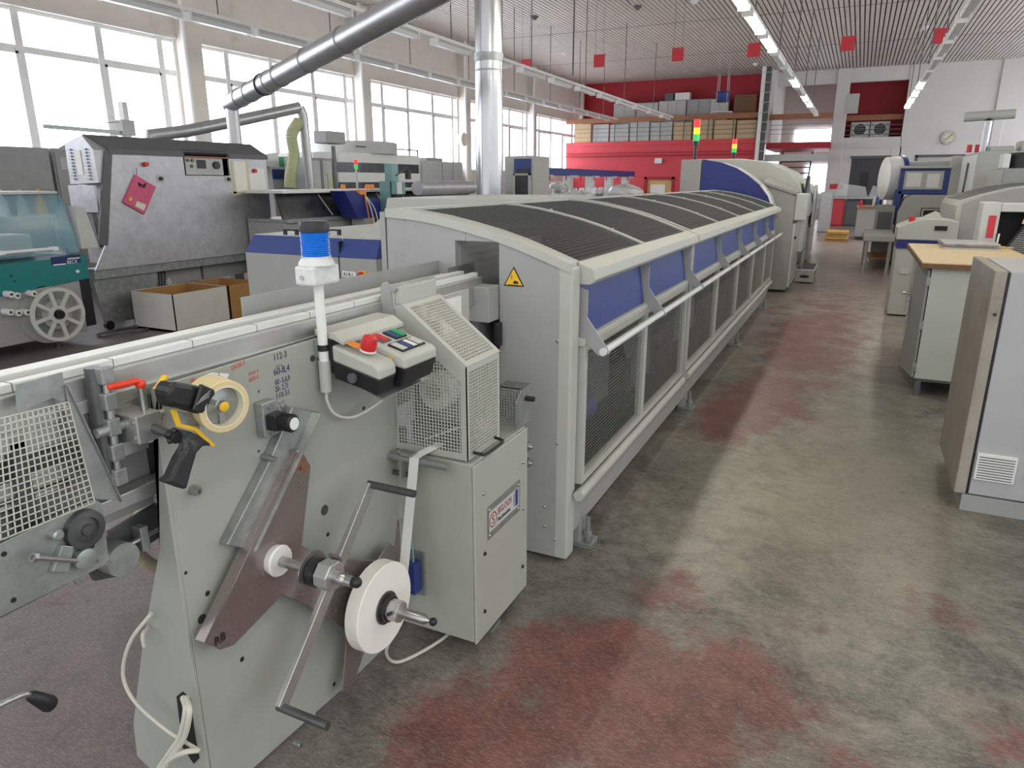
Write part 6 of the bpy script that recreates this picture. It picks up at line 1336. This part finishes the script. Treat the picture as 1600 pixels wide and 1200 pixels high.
part('top_hood', MB().loft([(-12.2, 10.2, 2.2), (-11.4, 10.2, 2.2), (-11.4, 10.2, 2.25), (-12.2, 10.2, 2.25)], [(-12.2, 12.2, 2.2), (-11.4, 12.2, 2.2), (-11.4, 12.2, 2.5), (-12.2, 12.2, 2.5)]), 'white', o)
part('green_box', MB().box(-12.0, -11.5, 12.35, 12.8, 2.25, 2.42).box(-12, -11.5, 12.3, 12.86, 2.2, 2.25), 'green', o, .01)
p = at(520, 228, X=-10.1)
o = thing('monitor_arm', 'grey monitor head raised on a thin post before the windows', 'monitor', (p.x, p.y, 0))
part('post', MB().cyl((p.x, p.y, 0), (p.x, p.y, p.z), .05, n=12), 'dark_steel', o, smooth=True)
part('monitor_head', MB().box(p.x-.2, p.x+.15, p.y-.35, p.y+.25, at(520, 225, X=-10.1).z, at(520, 206, X=-10.1).z), 'grey', o, .02)
o = thing('wide_grey_cabinet', 'wide pale grey cabinet right of the banded housing', 'cabinet', (-11.4, 18, 0))
y0_, y1_, y2_, y3_ = [at(v, 270, X=-11.0).y for v in (658, 690, 707, 722)]
part('body', MB().box(-11.8, -11.0, y0_, y3_, 0, 2.45), 'board', o, .01)
for a, b in ((y0_, y1_), (y1_, y2_), (y2_, y3_)): part('door', MB().box(-11.0, -10.97, a+.02, b-.02, .1, 2.4), 'board', o, .004)
part('roof_tray', MB().box(-11.6, -11.2, y0_+.6, y1_+.4, 2.45, 2.55), 'grey', o)
o = thing('pillar_fan', 'small white round fan on the window pillar', 'fan', tuple(at(724, 218, X=-13.6)))
p = at(724, 218, X=-13.6); part('fan_head', MB().cyl((p.x-.1, p.y, p.z), (p.x+.05, p.y, p.z), .24, n=24), 'tapeside', o, smooth=True); part('bracket', MB().box(XL+.25, p.x, p.y-.05, p.y+.05, p.z-.05, p.z+.05), 'dkgrey', o)
# cylinder conveyor & white drawers in front of duct
o = thing('roller_table', 'pale drawer machine with dark steel roller and black table before the duct', 'machine', (-7.6, 13.8, 0))
a = at(645, 300, X=-7.0); b = at(742, 300, X=-7.0)
part('body', MB().box(-7.75, -7.0, a.y+.4, b.y, 0, 1.62), 'white_paint', o, .01)
part('steel_roller', MB().cyl((-7.4, at(652, 295, X=-7.4).y, 1.78), (-7.4, b.y+.6, 1.78), .13, n=24), 'stainless', o, smooth=True)
part('black_table', MB().box(-7.2, -6.7, a.y-.1, a.y+1.0, 1.45, 1.62), 'black', o, .01)
for k in range(4): part('black_leg', MB().bar((-7.0, a.y+.1*k, 1.45), (-7.1, a.y-.1+.12*k, .0), .04, .04), 'dkgrey', o)
for k in range(3): part('drawer', MB().box(-7.0, -6.97, a.y+1.2+k*.75, a.y+1.9+k*.75, 1.15, 1.5), 'white', o, .004)
part('clamp_post', MB().box(-6.97, -6.9, a.y+1.6, a.y+1.75, .9, 1.6), 'dkgrey', o)
# glazed blue machine right of the duct and the gathering line
o = thing('blue_glass_machine', 'grey and blue machine tower with glass door right of the duct', 'machine', (-8.6, 18.4, 0))
a = bb(788, 244, 833, 300, 19, 1.2); part('tower', MB().box(*a[:4], 0, a[5]), 'cream', o, .03)
part('blue_panel', MB().box(*bb(803, 248, 829, 282, 18.97, .03)), 'blue', o, .01); part('view_window', MB().box(*bb(807, 264, 826, 274, 18.95, .02)), 'smoke', o)
part('glass_door', MB().box(*bb(804, 273, 826, 322, 17.6, .05)), 'smoke', o); fr_ = bb(802, 271, 828, 325, 17.58, .05)
part('door_frame', MB().box(fr_[0], fr_[0]+.05, 17.56, 17.62, 0, fr_[5]).box(fr_[1]-.05, fr_[1], 17.56, 17.62, 0, fr_[5]).box(fr_[0], fr_[1], 17.56, 17.62, fr_[5]-.05, fr_[5]), 'board', o)
part('console', MB().box(*bb(788, 283, 803, 300, 18.4, .3)), 'board', o, .01)
GL = thing('gathering_line', 'long book gathering line with deep blue overhead beam and white stations', 'machine', (-9, 24, 0))
XG = -9
gy0_, gy1_ = at(836, 265, X=XG).y, at(992, 273, X=XG).y
part('blue_beam', MB().box(XG-.15, XG, gy0_, gy1_, 2.08, 2.32), 'blue', GL, .02)
part('bench', MB().box(XG-.6, XG+.1, gy0_, gy1_, .1, 1.45), 'stainless', GL, .01)
for k in range(5): y = gy0_+1+k*(gy1_-gy0_-1)/4.3; part('post', MB().box(XG-.4, XG-.1, y, y+.25, 1.45, 2.2), 'white_paint', GL); part('station_label', MB().box(XG, XG+.01, y-.3, y+.5, 2.02, 2.1), 'board', GL)
for k in range(14): y = gy0_+.4+k*.72; part('station', MB().prism([(y, 1.45), (y+.32, 1.45), (y+.22, 1.68), (y+.1, 1.6)], 'x', XG-.1, XG+.08), 'white', GL); part('red_clip', MB().box(XG+.0, XG+.03, y, y+.05, 1.93, 2.08), 'red', GL) if k % 2 else None
part('base', MB().box(XG-.5, XG, gy0_, gy1_, 0, .1), 'dkgrey', GL)
for k, (px, py, r, lb) in enumerate([(975, 303, .75, 'large heap of white plastic wrapping beside the gathering line'), (905, 312, .55, 'smaller heap of white plastic wrapping in front of the gathering line'), (873, 293, .35, 'crumpled clear wrapping on top of the gathering line')]):
    p = at(px, py, X=-8.0 if k < 2 else -8.95); mb_ = MB().sphere((p.x, p.y, p.z), r, 22, (1, 1.3, .45)); rnd = random.Random(k)
    mb_.v = [(x+rnd.uniform(-.05, .05), y+rnd.uniform(-.05, .05), z+rnd.uniform(-.05, .05)) for x, y, z in mb_.v]
    if k < 2: mb_.box(p.x-r*.6, p.x+r*.6, p.y-r*.8, p.y+r*.8, 0, p.z)
    tag(part('plastic_wrap', mb_, 'film'), lb, 'plastic wrap')
p = at(1035, 313, Y=32)
